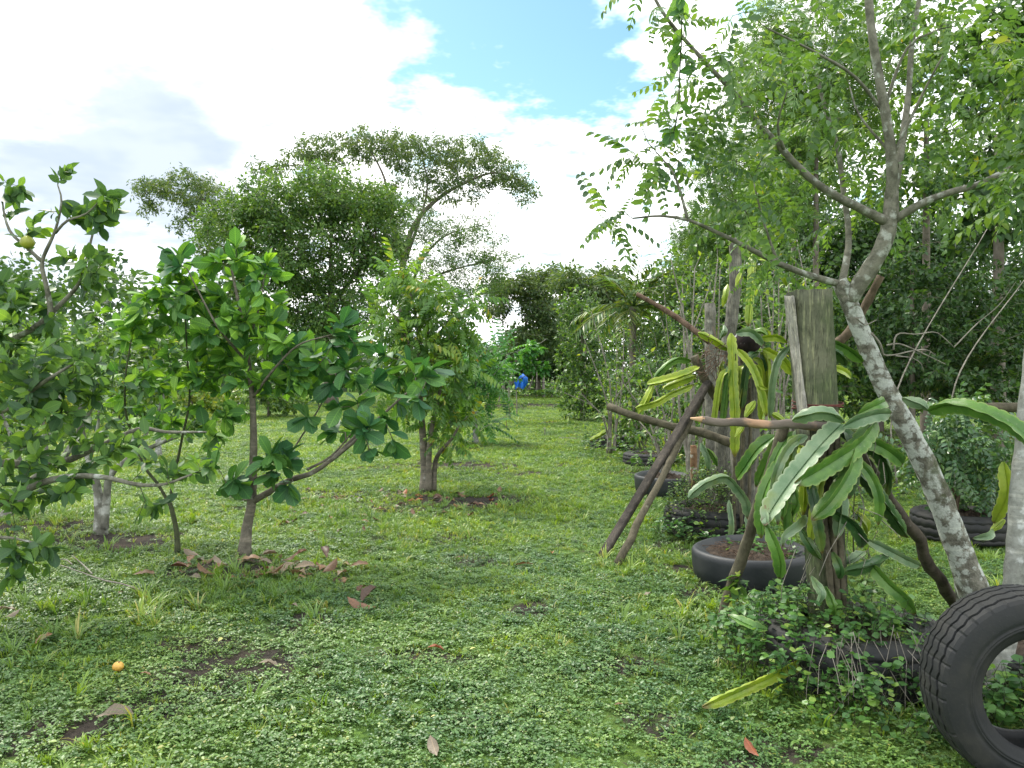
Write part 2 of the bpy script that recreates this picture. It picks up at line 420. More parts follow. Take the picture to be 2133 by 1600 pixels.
def rubber_mat(name, col=(.018, .020, .022), dust=(.07, .07, .062), amt=0.5, rough=0.6):
    m, t = new_mat(name)
    geo = t.n('ShaderNodeNewGeometry'); n = t.noise(geo.outputs['Position'], 7.0, 6, 0.65); n2 = t.noise(geo.outputs['Position'], 90.0, 3, 0.6)
    c = t.mix(t.math('MULTIPLY', t.smooth(n, 0.38, 0.75), amt), col, dust)
    c = t.mix(t.math('MULTIPLY', t.smooth(n2, 0.6, 0.72), 0.3), c, dust)
    bs = t.n('ShaderNodeBsdfPrincipled'); t.link(c, bs.inputs['Base Color'])
    t.link(t.math('ADD', t.math('MULTIPLY', n, 0.35), rough - 0.15), bs.inputs['Roughness'])
    bp = t.n('ShaderNodeBump'); bp.inputs['Strength'].default_value = 0.25; bp.inputs['Distance'].default_value = 0.004
    t.link(n2, bp.inputs['Height']); t.link(bp.outputs[0], bs.inputs['Normal'])
    return finish(m, t, bs.outputs[0])


M['rubber'] = rubber_mat('worn_rubber', (.006, .0075, .0095), (.042, .040, .034), 0.55, 0.72)
M['rubber_smooth'] = rubber_mat('smooth_rubber', (.009, .012, .017), (.036, .038, .040), 0.5, 0.55)
M['soil'] = bark_mat('dark_soil', (.022, .017, .013), (.065, .048, .036), (.14, .10, .07), 0.25, 22.0, bump=1.0)


def plain_mat(name, col, rough=0.5, var=0.2, scale=8.0, sss=0):
    m, t = new_mat(name)
    geo = t.n('ShaderNodeNewGeometry'); n = t.noise(geo.outputs['Position'], scale, 4, 0.6)
    c = t.mix(t.smooth(n, 0.3, 0.7), tuple(x * (1 - var) for x in col), tuple(min(1, x * (1 + var)) for x in col))
    bs = t.n('ShaderNodeBsdfPrincipled'); t.link(c, bs.inputs['Base Color']); bs.inputs['Roughness'].default_value = rough
    return finish(m, t, bs.outputs[0])


M['orange'] = plain_mat('ripening_fruit_skin', (.23, .25, .03), 0.45, 0.25, 20)
M['fallen_fruit'] = plain_mat('fallen_fruit_skin', (.62, .36, .07), 0.45, 0.3, 25)
M['blue'] = plain_mat('blue_cloth', (.006, .13, .58), 0.7, 0.25, 4)
M['twine'] = plain_mat('red_brown_twine', (.11, .028, .022), 0.8, 0.3, 40)
M['wire'] = plain_mat('rusty_wire', (.08, .07, .065), 0.6, 0.3, 30)
M['husk'] = bark_mat('husk_cap', (.012, .010, .012), (.035, .024, .024), (.60, .60, .64), 0.47, 10.0, bump=0.8)
M['rust'] = bark_mat('rusty_pipe', (.12, .06, .03), (.26, .17, .10), (.45, .44, .40), 0.4, 14.0)
M['dead_root'] = bark_mat('dry_roots', (.065, .042, .030), (.16, .11, .08), None, 0, 25.0)


# ------------------------------------------------------------------ leaf shapes (length 1 along +Y, face up +Z)
def leaf_tpl(w=0.3, peak=0.45, fold=0.12, curl=0.15, rows=4, wave=0.0, seed=0, stalk=0.06, blunt=0.75):
    rng = RandomState(seed)
    ys = np.linspace(0, 1, rows + 2)
    V = [(0, -stalk, 0)]; uv = [(0, -stalk)]
    F = []
    prof = lambda y: math.sin(math.pi / 2 * y / peak) ** 0.8 if y < peak else max(0.0, 1 - ((y - peak) / (1 - peak)) ** (2.0 * blunt + .2)) ** 0.7
    prev = None
    zc = lambda y: -curl * y * y
    for i, y in enumerate(ys[1:-1]):
        hw = w * min(1, prof(y)); a = len(V)
        wv = wave * rng.uniform(-1, 1, 2)
        V += [(-hw, y, zc(y) + fold * hw + wv[0]), (0, y, zc(y)), (hw, y, zc(y) + fold * hw + wv[1])]
        uv += [(-hw, y), (0, y), (hw, y)]
        if prev is None:
            F += [(0, a + 1, a), (0, a + 2, a + 1)]
        else:
            p = prev
            F += [(p, p + 1, a + 1), (p, a + 1, a), (p + 1, p + 2, a + 2), (p + 1, a + 2, a + 1)]
        prev = a
    V.append((0, 1, zc(1))); uv.append((0, 1)); e = len(V) - 1
    F += [(prev, prev + 1, e), (prev + 1, prev + 2, e)]
    return np.array(V, float), np.array(F, int), np.array(uv, float)


def small_tpl(w=0.28, fold=0.1, curl=0.12):
    V = np.array([(0, 0, 0), (-w, .45, fold * w - curl * .2), (0, .5, -curl * .25), (w, .45, fold * w - curl * .2), (0, 1, -curl)], float)
    return V, np.array([(0, 2, 1), (0, 3, 2), (1, 2, 4), (2, 3, 4)]), V[:, :2].copy()


def place(tpl, pos, d, n, s):
    """one template copy with base pos, direction d, facing n"""
    d = nrm(d); x = nrm(np.cross(d, n)); z = np.cross(x, d)
    V = tpl[0]
    return pos + s * (V[:, :1] * x + V[:, 1:2] * d + V[:, 2:3] * z)


def pinnate_tpl(pairs, ll, lw, droop=0.25, arch=0.35, seed=0, terminal=True, tpl=None, hang=0.35, ang=62, start=0.12, taper=0.25):
    rng = RandomState(seed)
    base = tpl or small_tpl(lw)
    V, Fc, uv, R = [], [], [], []
    n = 0
    def z(y): return -arch * y * y
    ys = np.linspace(start, 1.0, pairs)
    # rachis
    rp = np.array([(0, y, z(y)) for y in np.linspace(0, 1, 5)])
    hw = 0.008
    rv = np.vstack([np.column_stack([rp[:, 0] - hw, rp[:, 1], rp[:, 2]]), np.column_stack([rp[:, 0] + hw, rp[:, 1], rp[:, 2]])])
    for i in range(4): Fc += [(i, i + 5, i + 6), (i, i + 6, i + 1)]
    V.append(rv); uv.append(np.zeros((10, 2))); R.append(np.full(10, 0.0)); n = 10
    spots = []
    for y in ys:
        for sgn in (-1, 1):
            if rng.rand() < 0.05: continue
            spots.append((sgn, y))
    if terminal: spots.append((0, 1.0))
    for sgn, y in spots:
        a = math.radians(ang + rng.uniform(-9, 9)) * sgn
        slope = -2 * arch * y
        d = np.array([math.sin(a), math.cos(a), math.cos(a) * slope - hang * rng.uniform(0.5, 1.4)])
        nn = np.array([rng.uniform(-.25, .25) + sgn * 0.2, rng.uniform(-.2, .2), 1.0])
        s = ll * rng.uniform(0.85, 1.12) * (1 - taper * abs(y - 0.5) * 2 * (0.6 if y < .5 else 1))
        v = place(base, np.array([0, y, z(y)]), d, nn, s)
        V.append(v); Fc += [tuple(t + n) for t in base[1]]
        uv.append(base[2]); R.append(np.full(len(v), rng.uniform(0, 0.16))); n += len(v)
    return np.vstack(V), np.array(Fc, int), np.vstack(uv), np.concatenate(R)


def clump_tpl(k, ll, lw, seed, flat=0.5, droop=0.2, tpl=None):
    """a loose spray of small leaves, radius about 1"""
    rng = RandomState(seed); base = tpl or small_tpl(lw)
    V, Fc, uv, R = [], [], [], []; n = 0
    for i in range(k):
        p = rng.normal(size=3); p = p / np.linalg.norm(p) * rng.rand() ** 0.4; p[2] *= flat
        d = p * np.array([1, 1, .6]) + rng.normal(size=3) * 0.4 + np.array([0, 0.25, -droop])
        nn = np.array([0, 0, 1.0]) + rng.normal(size=3) * 0.45
        v = place(base, p + np.array([0, .5, 0]), d, nn, ll * rng.uniform(.7, 1.2))
        V.append(v); Fc += [tuple(t + n) for t in base[1]]; uv.append(base[2]); R.append(np.full(len(v), rng.uniform(0, .3))); n += len(v)
    return np.vstack(V), np.array(Fc, int), np.vstack(uv), np.concatenate(R)


def tri_tpl(w=0.3):
    V = np.array([(0, 0, 0), (-w, .5, .04), (w, .5, .04), (0, 1, -.1)], float)
    return V, np.array([(0, 2, 1), (1, 2, 3)]), V[:, :2].copy()


def leaf_axes(D, N):
    D = nrm(D); X = np.cross(D, N); bad = np.linalg.norm(X, axis=1) < 1e-5
    X[bad] = np.cross(D[bad], np.array([0.3, 0.8, 0.5])); X = nrm(X); Z = np.cross(X, D)
    return X, D, Z


def add_leaves(mb, tpl, Pp, D, N, S, rnd, mat=0):
    if len(Pp) == 0: return
    V, Fc, uv = tpl[0], tpl[1], tpl[2]
    X, D, Z = leaf_axes(D, N); S = np.asarray(S)[:, None, None]
    W = Pp[:, None, :] + S * (V[None, :, :1] * X[:, None] + V[None, :, 1:2] * D[:, None] + V[None, :, 2:3] * Z[:, None])
    k = len(V); m = len(Pp)
    f = (Fc[None] + (np.arange(m) * k)[:, None, None]).reshape(-1, 3)
    r = np.repeat(rnd, k)
    if len(tpl) > 3: r = r + np.tile(tpl[3], m)
    mb.add(W.reshape(-1, 3), f, mat, r, np.tile(uv, (m, 1)))


_leaf_mesh = {}


def tpl_mesh(key, tpl, mat, name='leaf'):
    k = (key, mat.name)
    if k not in _leaf_mesh:
        mb = MB(); mb.add(tpl[0], tpl[1], 0, tpl[3] if len(tpl) > 3 else 0.0, tpl[2])
        _leaf_mesh[k] = mb.mesh(name, mat)
    return _leaf_mesh[k]


def leaf_objects(name, parent, tpls, keys, mat, Pp, D, N, S, which, off, label=None):
    X, D, Z = leaf_axes(D, N)
    for i in range(len(Pp)):
        me = tpl_mesh(keys[which[i]], tpls[which[i]], mat, name)
        o = bpy.data.objects.new(name, me); COL.objects.link(o); o.parent = parent
        s = float(S[i]); p = Pp[i] - off
        o.matrix_local = Matrix(((X[i][0] * s, D[i][0] * s, Z[i][0] * s, p[0]), (X[i][1] * s, D[i][1] * s, Z[i][1] * s, p[1]),
                                 (X[i][2] * s, D[i][2] * s, Z[i][2] * s, p[2]), (0, 0, 0, 1)))


# ------------------------------------------------------------------ growing branches towards the crown
def grow(limbs, tips, rng, r_tip=0.002, r_k=0.008, r_max=0.03, step=0.12, sag=0.0, wob=0.12, back=0.25):
    """limbs: list of (points, radii). Returns one curved twig per tip."""
    pos, dr, rd = [], [], []
    for C, R in limbs:
        C = np.asarray(C); T = nrm(np.gradient(C, axis=0))
        pos.append(C); dr.append(T); rd.append(np.broadcast_to(R, (len(C),)))
    cap = sum(len(p) for p in pos) + 12 * len(tips) + 8
    A = np.zeros((cap, 3)); B = np.zeros((cap, 3)); Rr = np.zeros(cap)
    n = 0
    for p, d, r in zip(pos, dr, rd):
        A[n:n + len(p)] = p; B[n:n + len(p)] = d; Rr[n:n + len(p)] = r; n += len(p)
    d0 = np.array([np.min(((A[:n] - t) ** 2).sum(1)) for t in tips])
    out = []
    for ti in np.argsort(d0):
        t = tips[ti]
        v = t - A[:n]; d = np.sqrt((v ** 2).sum(1)) + 1e-6
        cosang = (v * B[:n]).sum(1) / d
        cost = d * (1.15 - back * cosang)
        j = int(np.argmin(cost)); L = d[j]
        m = int(np.clip(L / step, 2, 9)); s = np.linspace(0, 1, m + 1)[:, None]
        c1 = A[j] + B[j] * L * 0.42 + rng.normal(size=3) * L * wob
        c2 = A[j] * 0.35 + t * 0.65 + rng.normal(size=3) * L * wob * 0.6 + np.array([0, 0, L * sag])
        C = (1 - s) ** 3 * A[j] + 3 * (1 - s) ** 2 * s * c1 + 3 * (1 - s) * s ** 2 * c2 + s ** 3 * t
        r0 = min(Rr[j] * 0.75, r_max, r_tip + r_k * L)
        R = r0 + (r_tip - r0) * np.linspace(0, 1, m + 1)
        out.append((C, R))
        q = m  # nodes other twigs may leave from
        T = nrm(np.gradient(C, axis=0))
        A[n:n + q] = C[1:]; B[n:n + q] = T[1:]; Rr[n:n + q] = R[1:]; n += q
    return out


def ell_tips(ells, rng, shell=0.45):
    """ells: (px, py, rx_px, ry_px, Y, depth_m, count)"""
    out = []
    for px, py, rx, ry, Y, rd, n in ells:
        v = nrm(rng.normal(size=(n, 3))) * (rng.rand(n, 1) ** shell)
        c = P(px, py, Y)
        out.append(c + v * np.array([rx * Y / F, rd, ry * Y / F]))
    return np.vstack(out)


def scatter(twigs, n, size, rng, fwd=0.6, spread=1.0, droop=0.1, up=1.0, jit=0.35, t0=0.35, whorl=0.0, horiz=0.0):
    """n leaves along the end of each twig; whorl = share gathered at the tip"""
    A = np.array([c[max(0, int(len(c) * t0) - 0)] if t0 > 0 else c[0] for c, r in twigs]); B = np.array([c[-1] for c, r in twigs])
    m = len(A); L = B - A
    k = np.tile(np.arange(n), m); A = np.repeat(A, n, 0); L = np.repeat(L, n, 0)
    T = nrm(L); ref = np.where(np.abs(T[:, 2:3]) < 0.9, np.array([[0, 0, 1.0]]), np.array([[1.0, 0, 0]]))
    U = nrm(np.cross(T, ref)); W = np.cross(T, U)
    t = (k + rng.rand(m * n)) / n
    tip = rng.rand(m * n) < whorl
    t = np.where(tip, rng.uniform(.92, 1.0, m * n), t)
    ang = k * 2.4 + np.repeat(rng.rand(m) * 6.28, n) + rng.normal(size=m * n) * .3
    rad = np.cos(ang)[:, None] * U * 1.0 + np.sin(ang)[:, None] * W * (1 - horiz)
    D = T * fwd * np.where(tip, 1.3, 1.0)[:, None] + rad * spread + np.array([0, 0, -droop]) + rng.normal(size=(m * n, 3)) * jit * 0.5
    N = np.array([0, 0, up]) + rng.normal(size=(m * n, 3)) * jit + T * 0.25
    S = size * rng.uniform(0.5, 1.25, m * n)
    return A + L * t[:, None], nrm(D), N, S


def project(p):
    return CX + F * p[:, 0] / p[:, 1], HY - F * (p[:, 2] - H) / p[:, 1]


def limb(pts, r0, r1, step=0.08, wob=0.0, rng=None):
    """pts: world points or (px,py,Y); evenly tapering branch"""
    C = catmull(np.array([np.asarray(p, float) for p in pts]), step)
    if wob and rng is not None:
        C[1:-1] += np.cumsum(rng.normal(size=(len(C) - 2, 3)), 0) * 0 + rng.normal(size=(len(C) - 2, 3)) * wob
    R = r0 + (r1 - r0) * np.linspace(0, 1, len(C)) ** 0.85
    return C, R


def PL(pts, Y=None):
    return [P(*(p if len(p) == 3 else (p[0], p[1], Y))) for p in pts]


def make_tree(name, label, cat, limbs, ells, leaf, bark, rng, group=None, n_leaf=8, size=0.1, tpls=None, key='leaf', indiv=0, leaf_name='leaf',
              twig=None, twig_sides=4, trunk_sides=10, shell=0.45, extra_tips=None, dense=None, frond=False, bark2=None, twig_bark=None, flare=True, **sk):
    """limbs[0] is the trunk; every other limb is a branch; crown holds twigs and leaves"""
    base = np.array(limbs[0][0][0], float)
    root = empty(name, base, label, cat, group)
    for i, (C, R) in enumerate(limbs):
        mb = MB()
        R = np.array(R, float)
        if i == 0 and flare:
            h = np.linalg.norm(C - C[0], axis=1); R = R * (1 + 0.45 * np.exp(-h / (R[0] * 2.2)))
            C = C.copy(); C[0] = C[0] - np.array([0, 0, 0.06])
        tube(mb, C, R, trunk_sides if R[0] > 0.02 else 7, 0, 0.5, 0.07, rng)
        link('trunk' if i == 0 else 'branch', mb.mesh('trunk' if i == 0 else 'branch', bark if (i == 0 or bark2 is None) else bark2, base), root)
    tw = dict(r_tip=0.002, r_k=0.008, r_max=0.03, step=0.12); tw.update(twig or {})
    tips = ell_tips(ells, rng, shell) if ells else np.zeros((0, 3))
    if extra_tips is not None: tips = np.vstack([tips, extra_tips])
    if len(limbs) > 1:   # every branch ends in a leafy shoot
        ends = [l[0][-1] + nrm(l[0][-1] - l[0][-2]) * tw['step'] * q + rng.normal(size=3) * tw['step'] * .5 for l in limbs[1:] for q in (.8, 1.6)]
        tips = np.vstack([tips, ends])
    twigs = grow(limbs, tips, rng, **tw)
    mb = MB()
    for C, R in twigs: tube(mb, C, R, twig_sides, 1, 0.5, cap=False)
    Pp, D, N, S = scatter(twigs, n_leaf, size, rng, **sk)
    m = len(Pp); which = rng.randint(0, len(tpls), m); rnd = rng.rand(m)
    ind = np.zeros(m, bool)
    if indiv:
        u, v = project(Pp); ok = (u > -10) & (u < 2143) & (v > -10) & (v < 1610) & (Pp[:, 1] > 0.5)
        sc = np.where(ok, S / Pp[:, 1], 0); ind[np.argsort(-sc)[:indiv]] = True; ind &= ok
    for q in range(len(tpls)):
        s = (which == q) & ~ind
        add_leaves(mb, tpls[q], Pp[s], D[s], N[s], S[s], rnd[s])
    crown = link('crown', mb.mesh('crown', [leaf, twig_bark or bark], base), root)
    crown['kind'] = 'stuff'
    if indiv:
        keys = [f'{key}{i}' for i in range(len(tpls))]
        s = ind; leaf_objects(leaf_name, crown, tpls, keys, leaf, Pp[s], D[s], N[s], S[s], which[s], base)
    return root, crown, base, twigs


# ------------------------------------------------------------------ ground
PATCH = [(500, 1405, .42, .40, .72), (420, 1350, .30, .25, .6), (640, 1300, .22, .3, .7), (560, 1185, .75, .30, .55), (440, 1195, .45, .3, .5), (930, 1040, .95, .55, .95), (860, 1055, .8, .5, .5),
         (950, 972, 1.0, .55, 1.0), (1110, 1278, .16, .14, .8), (1290, 1392, .22, .12, .8), (90, 1545, .30, .14, .6), (320, 1500, .25, .10, .5), (1650, 1570, .25, .12, .5), (1560, 1590, .2, .1, .5),
         (880, 1375, .35, .15, .5), (980, 1500, .25, .1, .45), (1000, 1165, .3, .3, .5), (200, 1130, .9, .6, .6), (40, 1110, .9, .6, .6), (1330, 985, .6, .5, .6), (1290, 935, .9, .8, .8),
         (1060, 845, 5.0, 2.2, .95), (960, 848, 4.0, 2.4, .8), (1010, 932, 1.4, .8, .6), (1450, 1130, .6, .3, .6), (1580, 1240, .6, .3, .5), (1420, 1185, .2, .15, .5), (700, 1025, .7, .4, .4), (1100, 985, .5, .3, .35),
         (1900, 990, 2.0, 2.5, .75), (1700, 935, 2.5, 3.0, .75), (2050, 930, 3.0, 4.0, .8), (1530, 900, 2.5, 5.0, .7), (1400, 870, 2.5, 8.0, .6)]
_patch = [(G(a, b)[0], G(a, b)[1], rx, ry, s) for a, b, rx, ry, s in PATCH]


def vnoise(x, y, sc, seed):
    """value noise, bilinear"""
    r = RandomState(seed).rand(64, 64)
    u = x / sc; v = y / sc; i = np.floor(u).astype(int); j = np.floor(v).astype(int)
    fu = u - i; fv = v - j; fu = fu * fu * (3 - 2 * fu); fv = fv * fv * (3 - 2 * fv)
    g = lambda a, b: r[a % 64, b % 64]
    return (g(i, j) * (1 - fu) + g(i + 1, j) * fu) * (1 - fv) + (g(i, j + 1) * (1 - fu) + g(i + 1, j + 1) * fu) * fv


def soil(x, y):
    """0 = closed green cover, 1 = bare earth"""
    x = np.asarray(x, float); y = np.asarray(y, float)
    b = np.zeros_like(x)
    for cx, cy, rx, ry, s in _patch:
        b = np.maximum(b, s * np.exp(-(((x - cx) / rx) ** 2 + ((y - cy) / ry) ** 2) ** 1.3))
    n = 0.55 * vnoise(x, y, .55, 1) + 0.3 * vnoise(x, y, .21, 2) + 0.15 * vnoise(x, y, .09, 3)
    return np.clip(b * (0.55 + 0.9 * n) + np.clip((n - 0.60) * 2.0, 0, .55), 0, 1)


def build_ground():
    ys = [-30, -15, -6, -2, 0.5, 1.5]; y = 2.0
    while y < 14: ys.append(y); y += 0.07 + 0.012 * (y - 2)
    while y < 70: ys.append(y); y += 0.25 + 0.03 * (y - 14)
    ys += [80, 95, 120, 160, 220, 320, 500, 800, 1400]
    ys = np.array(ys)
    us = np.concatenate([[-40, -20, -9, -4, -2.2, -1.5, -1.2], np.linspace(-1.0, 1.0, 230), [1.2, 1.5, 2.2, 4, 9, 20, 40]])
    wid = np.maximum(np.abs(ys), 3.0) * 0.72 + 0.3
    X = us[None, :] * wid[:, None]; Y = np.repeat(ys[:, None], len(us), 1)
    Z = gz(X, Y) + 0.012 * (vnoise(X, Y, .3, 5) - .5) * (np.abs(Y) < 60)
    V = np.stack([X, Y, Z], -1).reshape(-1, 3)
    n, k = X.shape
    i = np.arange(n - 1)[:, None] * k; j = np.arange(k - 1)[None, :]
    f = np.stack([i + j, i + j + 1, i + k + j + 1, i + k + j], -1).reshape(-1, 4)
    mb = MB(); mb.add(V, f, 0, soil(V[:, 0], V[:, 1]))
    m, t = new_mat('lawn_earth')
    at = t.n('ShaderNodeAttribute'); at.attribute_name = 'rnd'
    geo = t.n('ShaderNodeNewGeometry'); pos = geo.outputs['Position']
    n1 = t.noise(pos, 3.0, 6, 0.65); n2 = t.noise(pos, 38.0, 5, 0.65); n3 = t.noise(pos, 0.35, 4, 0.6)
    earth = t.mix(t.smooth(n2, 0.3, 0.7), (.016, .015, .014), (.058, .050, .042))
    earth = t.mix(t.math('MULTIPLY', t.smooth(n1, 0.45, 0.7), 0.6), earth, (.085, .066, .05))
    green = t.mix(t.smooth(n2, 0.35, 0.68), (.050, .10, .024), (.12, .21, .042))
    green = t.mix(t.math('MULTIPLY', t.smooth(n3, 0.4, 0.65), 0.5), green, (.15, .22, .05))
    k2 = t.math('ADD', at.outputs['Fac'], t.math('MULTIPLY', t.math('SUBTRACT', n2, 0.5), 0.9))
    col = t.mix(t.smooth(k2, 0.10, 0.42), green, earth)
    bp = t.n('ShaderNodeBump'); bp.inputs['Strength'].default_value = 1.0; bp.inputs['Distance'].default_value = 0.03; t.link(n2, bp.inputs['Height'])
    bs = t.n('ShaderNodeBsdfPrincipled'); t.link(col, bs.inputs['Base Color']); bs.inputs['Roughness'].default_value = 0.95
    bs.inputs['Specular IOR Level'].default_value = 0.1; t.link(bp.outputs[0], bs.inputs['Normal'])
    finish(m, t, bs.outputs[0])
    tag(link('ground', mb.mesh('ground', m)), kind='structure')


build_ground()


# ------------------------------------------------------------------ green ground cover (instanced by geometry nodes)
def src(name, mb, mats):
    """a source plant for geometry nodes; kept out of the scene"""
    return bpy.data.objects.new(name, mb.mesh(name, mats))


def clover_plant(seed, n=16, r=0.045, ll=(.008, .0160), hh=(.006, .034)):
    rng = RandomState(seed); mb = MB(); tp = leaf_tpl(.36, .45, .25, .10, 2, blunt=1.2, stalk=0)
    for i in range(n):
        a = rng.rand() * 6.28; q = r * math.sqrt(rng.rand()); p = np.array([q * math.cos(a), q * math.sin(a), rng.uniform(*hh)])
        for b in range(rng.choice([1, 2, 3], p=[.3, .45, .25])):
            a2 = a + b * 2.3 + rng.uniform(-.6, .6)
            d = np.array([math.cos(a2), math.sin(a2), rng.uniform(-.25, .4)])
            v = place(tp, p, d, np.array([rng.uniform(-.35, .35), rng.uniform(-.35, .35), 1.0]), rng.uniform(*ll) * (1.5 if rng.rand() < .12 else 1))
            mb.add(v, tp[1], 0, rng.uniform(0, .35), tp[2])
        st = np.array([[p[0] * .5, p[1] * .5, -.01], p]); tube(mb, st, [.0009, .0007], 3, 0, .4, cap=False)
    return mb


def grass_plant(seed, n=12, h=(.03, .065), r=0.02, w=0.0022, lean=0.8):
    rng = RandomState(seed); mb = MB()
    for i in range(n):
        a = rng.rand() * 6.28; q = r * rng.rand(); L = rng.uniform(*h); k = rng.uniform(.3, 1.0) * lean
        o = np.array([q * math.cos(a), q * math.sin(a), -.006]); dv = np.array([math.cos(a + rng.uniform(-.7, .7)), math.sin(a + rng.uniform(-.7, .7)), 0])
        sd = np.array([-dv[1], dv[0], 0])
        s = np.array([0, .4, .75, 1.0]); hz = L * (s - .30 * k * s ** 2 - .25 * k * s ** 3); xy = L * k * (s ** 1.6) * .9
        C = o + dv * xy[:, None] + np.array([0, 0, 1.0]) * hz[:, None]
        ww = w * rng.uniform(.7, 1.4) * np.array([.8, 1, .75, 0.08])
        V = np.vstack([C - sd * ww[:, None], C + sd * ww[:, None]])
        f = np.array([(j, j + 4, j + 5, j + 1) for j in range(3)])
        mb.add(V, f, 0, rng.uniform(0, .3))
    return mb


def scatter_object(name, label, cat, pts, scale, rot, idx, sources):
    """a point cloud mesh + geometry nodes: one plant on every point"""
    me = bpy.data.meshes.new(name); n = len(pts)
    me.vertices.add(n); me.vertices.foreach_set('co', pts.astype(np.float32).ravel())
    for an, ty, dat, key in (('sc', 'FLOAT', scale, 'value'), ('idx', 'INT', idx, 'value'), ('rot', 'FLOAT_VECTOR', rot, 'vector')):
        a = me.attributes.new(an, ty, 'POINT'); a.data.foreach_set(key, np.ascontiguousarray(dat, dtype=np.int32 if ty == 'INT' else np.float32).ravel())
    o = link(name, me); tag(o, label, cat, kind='stuff')
    g = bpy.data.node_groups.new(name, 'GeometryNodeTree')
    g.interface.new_socket('Geometry', in_out='INPUT', socket_type='NodeSocketGeometry')
    g.interface.new_socket('Geometry', in_out='OUTPUT', socket_type='NodeSocketGeometry')
    gi = g.nodes.new('NodeGroupInput'); go = g.nodes.new('NodeGroupOutput')
    jn = g.nodes.new('GeometryNodeGeometryToInstance')
    for s in reversed(sources):
        oi = g.nodes.new('GeometryNodeObjectInfo'); oi.inputs[0].default_value = s; oi.inputs['As Instance'].default_value = True
        g.links.new(oi.outputs['Geometry'], jn.inputs[0]) if False else None
        sources_sock.setdefault(name, []).append(oi.outputs['Geometry'])
    jg = g.nodes.new('GeometryNodeJoinGeometry')
    for sk in sources_sock[name]: g.links.new(sk, jg.inputs[0])
    ip = g.nodes.new('GeometryNodeInstanceOnPoints')
    g.links.new(gi.outputs[0], ip.inputs['Points']); g.links.new(jg.outputs[0], ip.inputs['Instance'])
    ip.inputs['Pick Instance'].default_value = True
    def named(nm, ty):
        a = g.nodes.new('GeometryNodeInputNamedAttribute'); a.data_type = ty; a.inputs[0].default_value = nm
        return a.outputs[0]
    g.links.new(named('idx', 'INT'), ip.inputs['Instance Index'])
    g.links.new(named('rot', 'FLOAT_VECTOR'), ip.inputs['Rotation'])
    g.links.new(named('sc', 'FLOAT'), ip.inputs['Scale'])
    g.links.new(ip.outputs[0], go.inputs[0])
    g.nodes.remove(jn)
    md = o.modifiers.new('scatter', 'NODES'); md.node_group = g
    return o


sources_sock = {}
TYRES = [(1.9, 2.84, .1)]   # places the cover keeps free, filled below


def cover(seed, y0, y1, dens, clover_share, size, rng=None):
    """random points on the lawn between two distances"""
    rng = RandomState(seed)
    hw = lambda y: 0.70 * y + 0.9
    area = (hw(y0) + hw(y1)) * (y1 - y0); n = int(area * dens)
    y = y0 + (y1 - y0) * rng.rand(n); x = rng.uniform(-1, 1, n) * (0.70 * y1 + 0.9)
    k = np.abs(x) < hw(y); x, y = x[k], y[k]
    s = soil(x, y)
    keep = rng.rand(len(x)) > np.clip(s * 1.0 - 0.12, 0, .74) + .22 * np.clip((s - .62) * 4, 0, 1); x, y, s = x[keep], y[keep], s[keep]
    z = gz(x, y)
    return np.stack([x, y, z], -1), s, rng


def build_cover():
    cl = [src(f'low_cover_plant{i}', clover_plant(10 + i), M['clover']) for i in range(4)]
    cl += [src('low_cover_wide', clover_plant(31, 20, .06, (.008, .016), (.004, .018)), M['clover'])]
    gr = [src(f'grass_plant{i}', grass_plant(50 + i), M['grass']) for i in range(3)]
    gr += [src('grass_plant_tall', grass_plant(60, 14, (.08, .16), .025, .0028, .9), M['grass']), src('grass_plant_flat', grass_plant(61, 16, (.03, .07), .05, .002, 1.3), M['grass'])]
    PT, SCL, ROT, IDX = [], [], [], []
    PT2, SCL2, ROT2, IDX2 = [], [], [], []
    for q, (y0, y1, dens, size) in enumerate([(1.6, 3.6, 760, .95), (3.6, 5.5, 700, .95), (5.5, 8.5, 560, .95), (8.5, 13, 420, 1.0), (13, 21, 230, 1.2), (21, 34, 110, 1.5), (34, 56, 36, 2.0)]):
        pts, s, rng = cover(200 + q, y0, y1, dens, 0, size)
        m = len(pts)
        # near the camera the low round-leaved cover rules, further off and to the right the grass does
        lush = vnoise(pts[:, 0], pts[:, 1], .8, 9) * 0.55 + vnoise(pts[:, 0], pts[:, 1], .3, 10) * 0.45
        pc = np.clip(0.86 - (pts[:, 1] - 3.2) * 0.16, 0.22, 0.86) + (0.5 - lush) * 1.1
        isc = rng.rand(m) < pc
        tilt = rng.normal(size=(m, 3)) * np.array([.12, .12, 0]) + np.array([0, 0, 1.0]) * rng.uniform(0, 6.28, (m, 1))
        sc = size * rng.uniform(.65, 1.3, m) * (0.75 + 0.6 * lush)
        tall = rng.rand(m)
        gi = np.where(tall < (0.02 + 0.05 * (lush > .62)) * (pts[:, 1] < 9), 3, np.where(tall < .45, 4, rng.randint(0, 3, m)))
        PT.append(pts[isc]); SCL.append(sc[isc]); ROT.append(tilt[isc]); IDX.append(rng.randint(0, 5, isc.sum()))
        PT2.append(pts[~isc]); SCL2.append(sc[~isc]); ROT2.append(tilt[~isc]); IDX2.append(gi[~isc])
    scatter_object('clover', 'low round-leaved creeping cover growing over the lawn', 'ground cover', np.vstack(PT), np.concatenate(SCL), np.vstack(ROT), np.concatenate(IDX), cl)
    scatter_object('grass', 'short bright green grass tufts growing over the lawn', 'grass', np.vstack(PT2), np.concatenate(SCL2), np.vstack(ROT2), np.concatenate(IDX2), gr)
    print('cover points', sum(map(len, PT)), sum(map(len, PT2)))


build_cover()


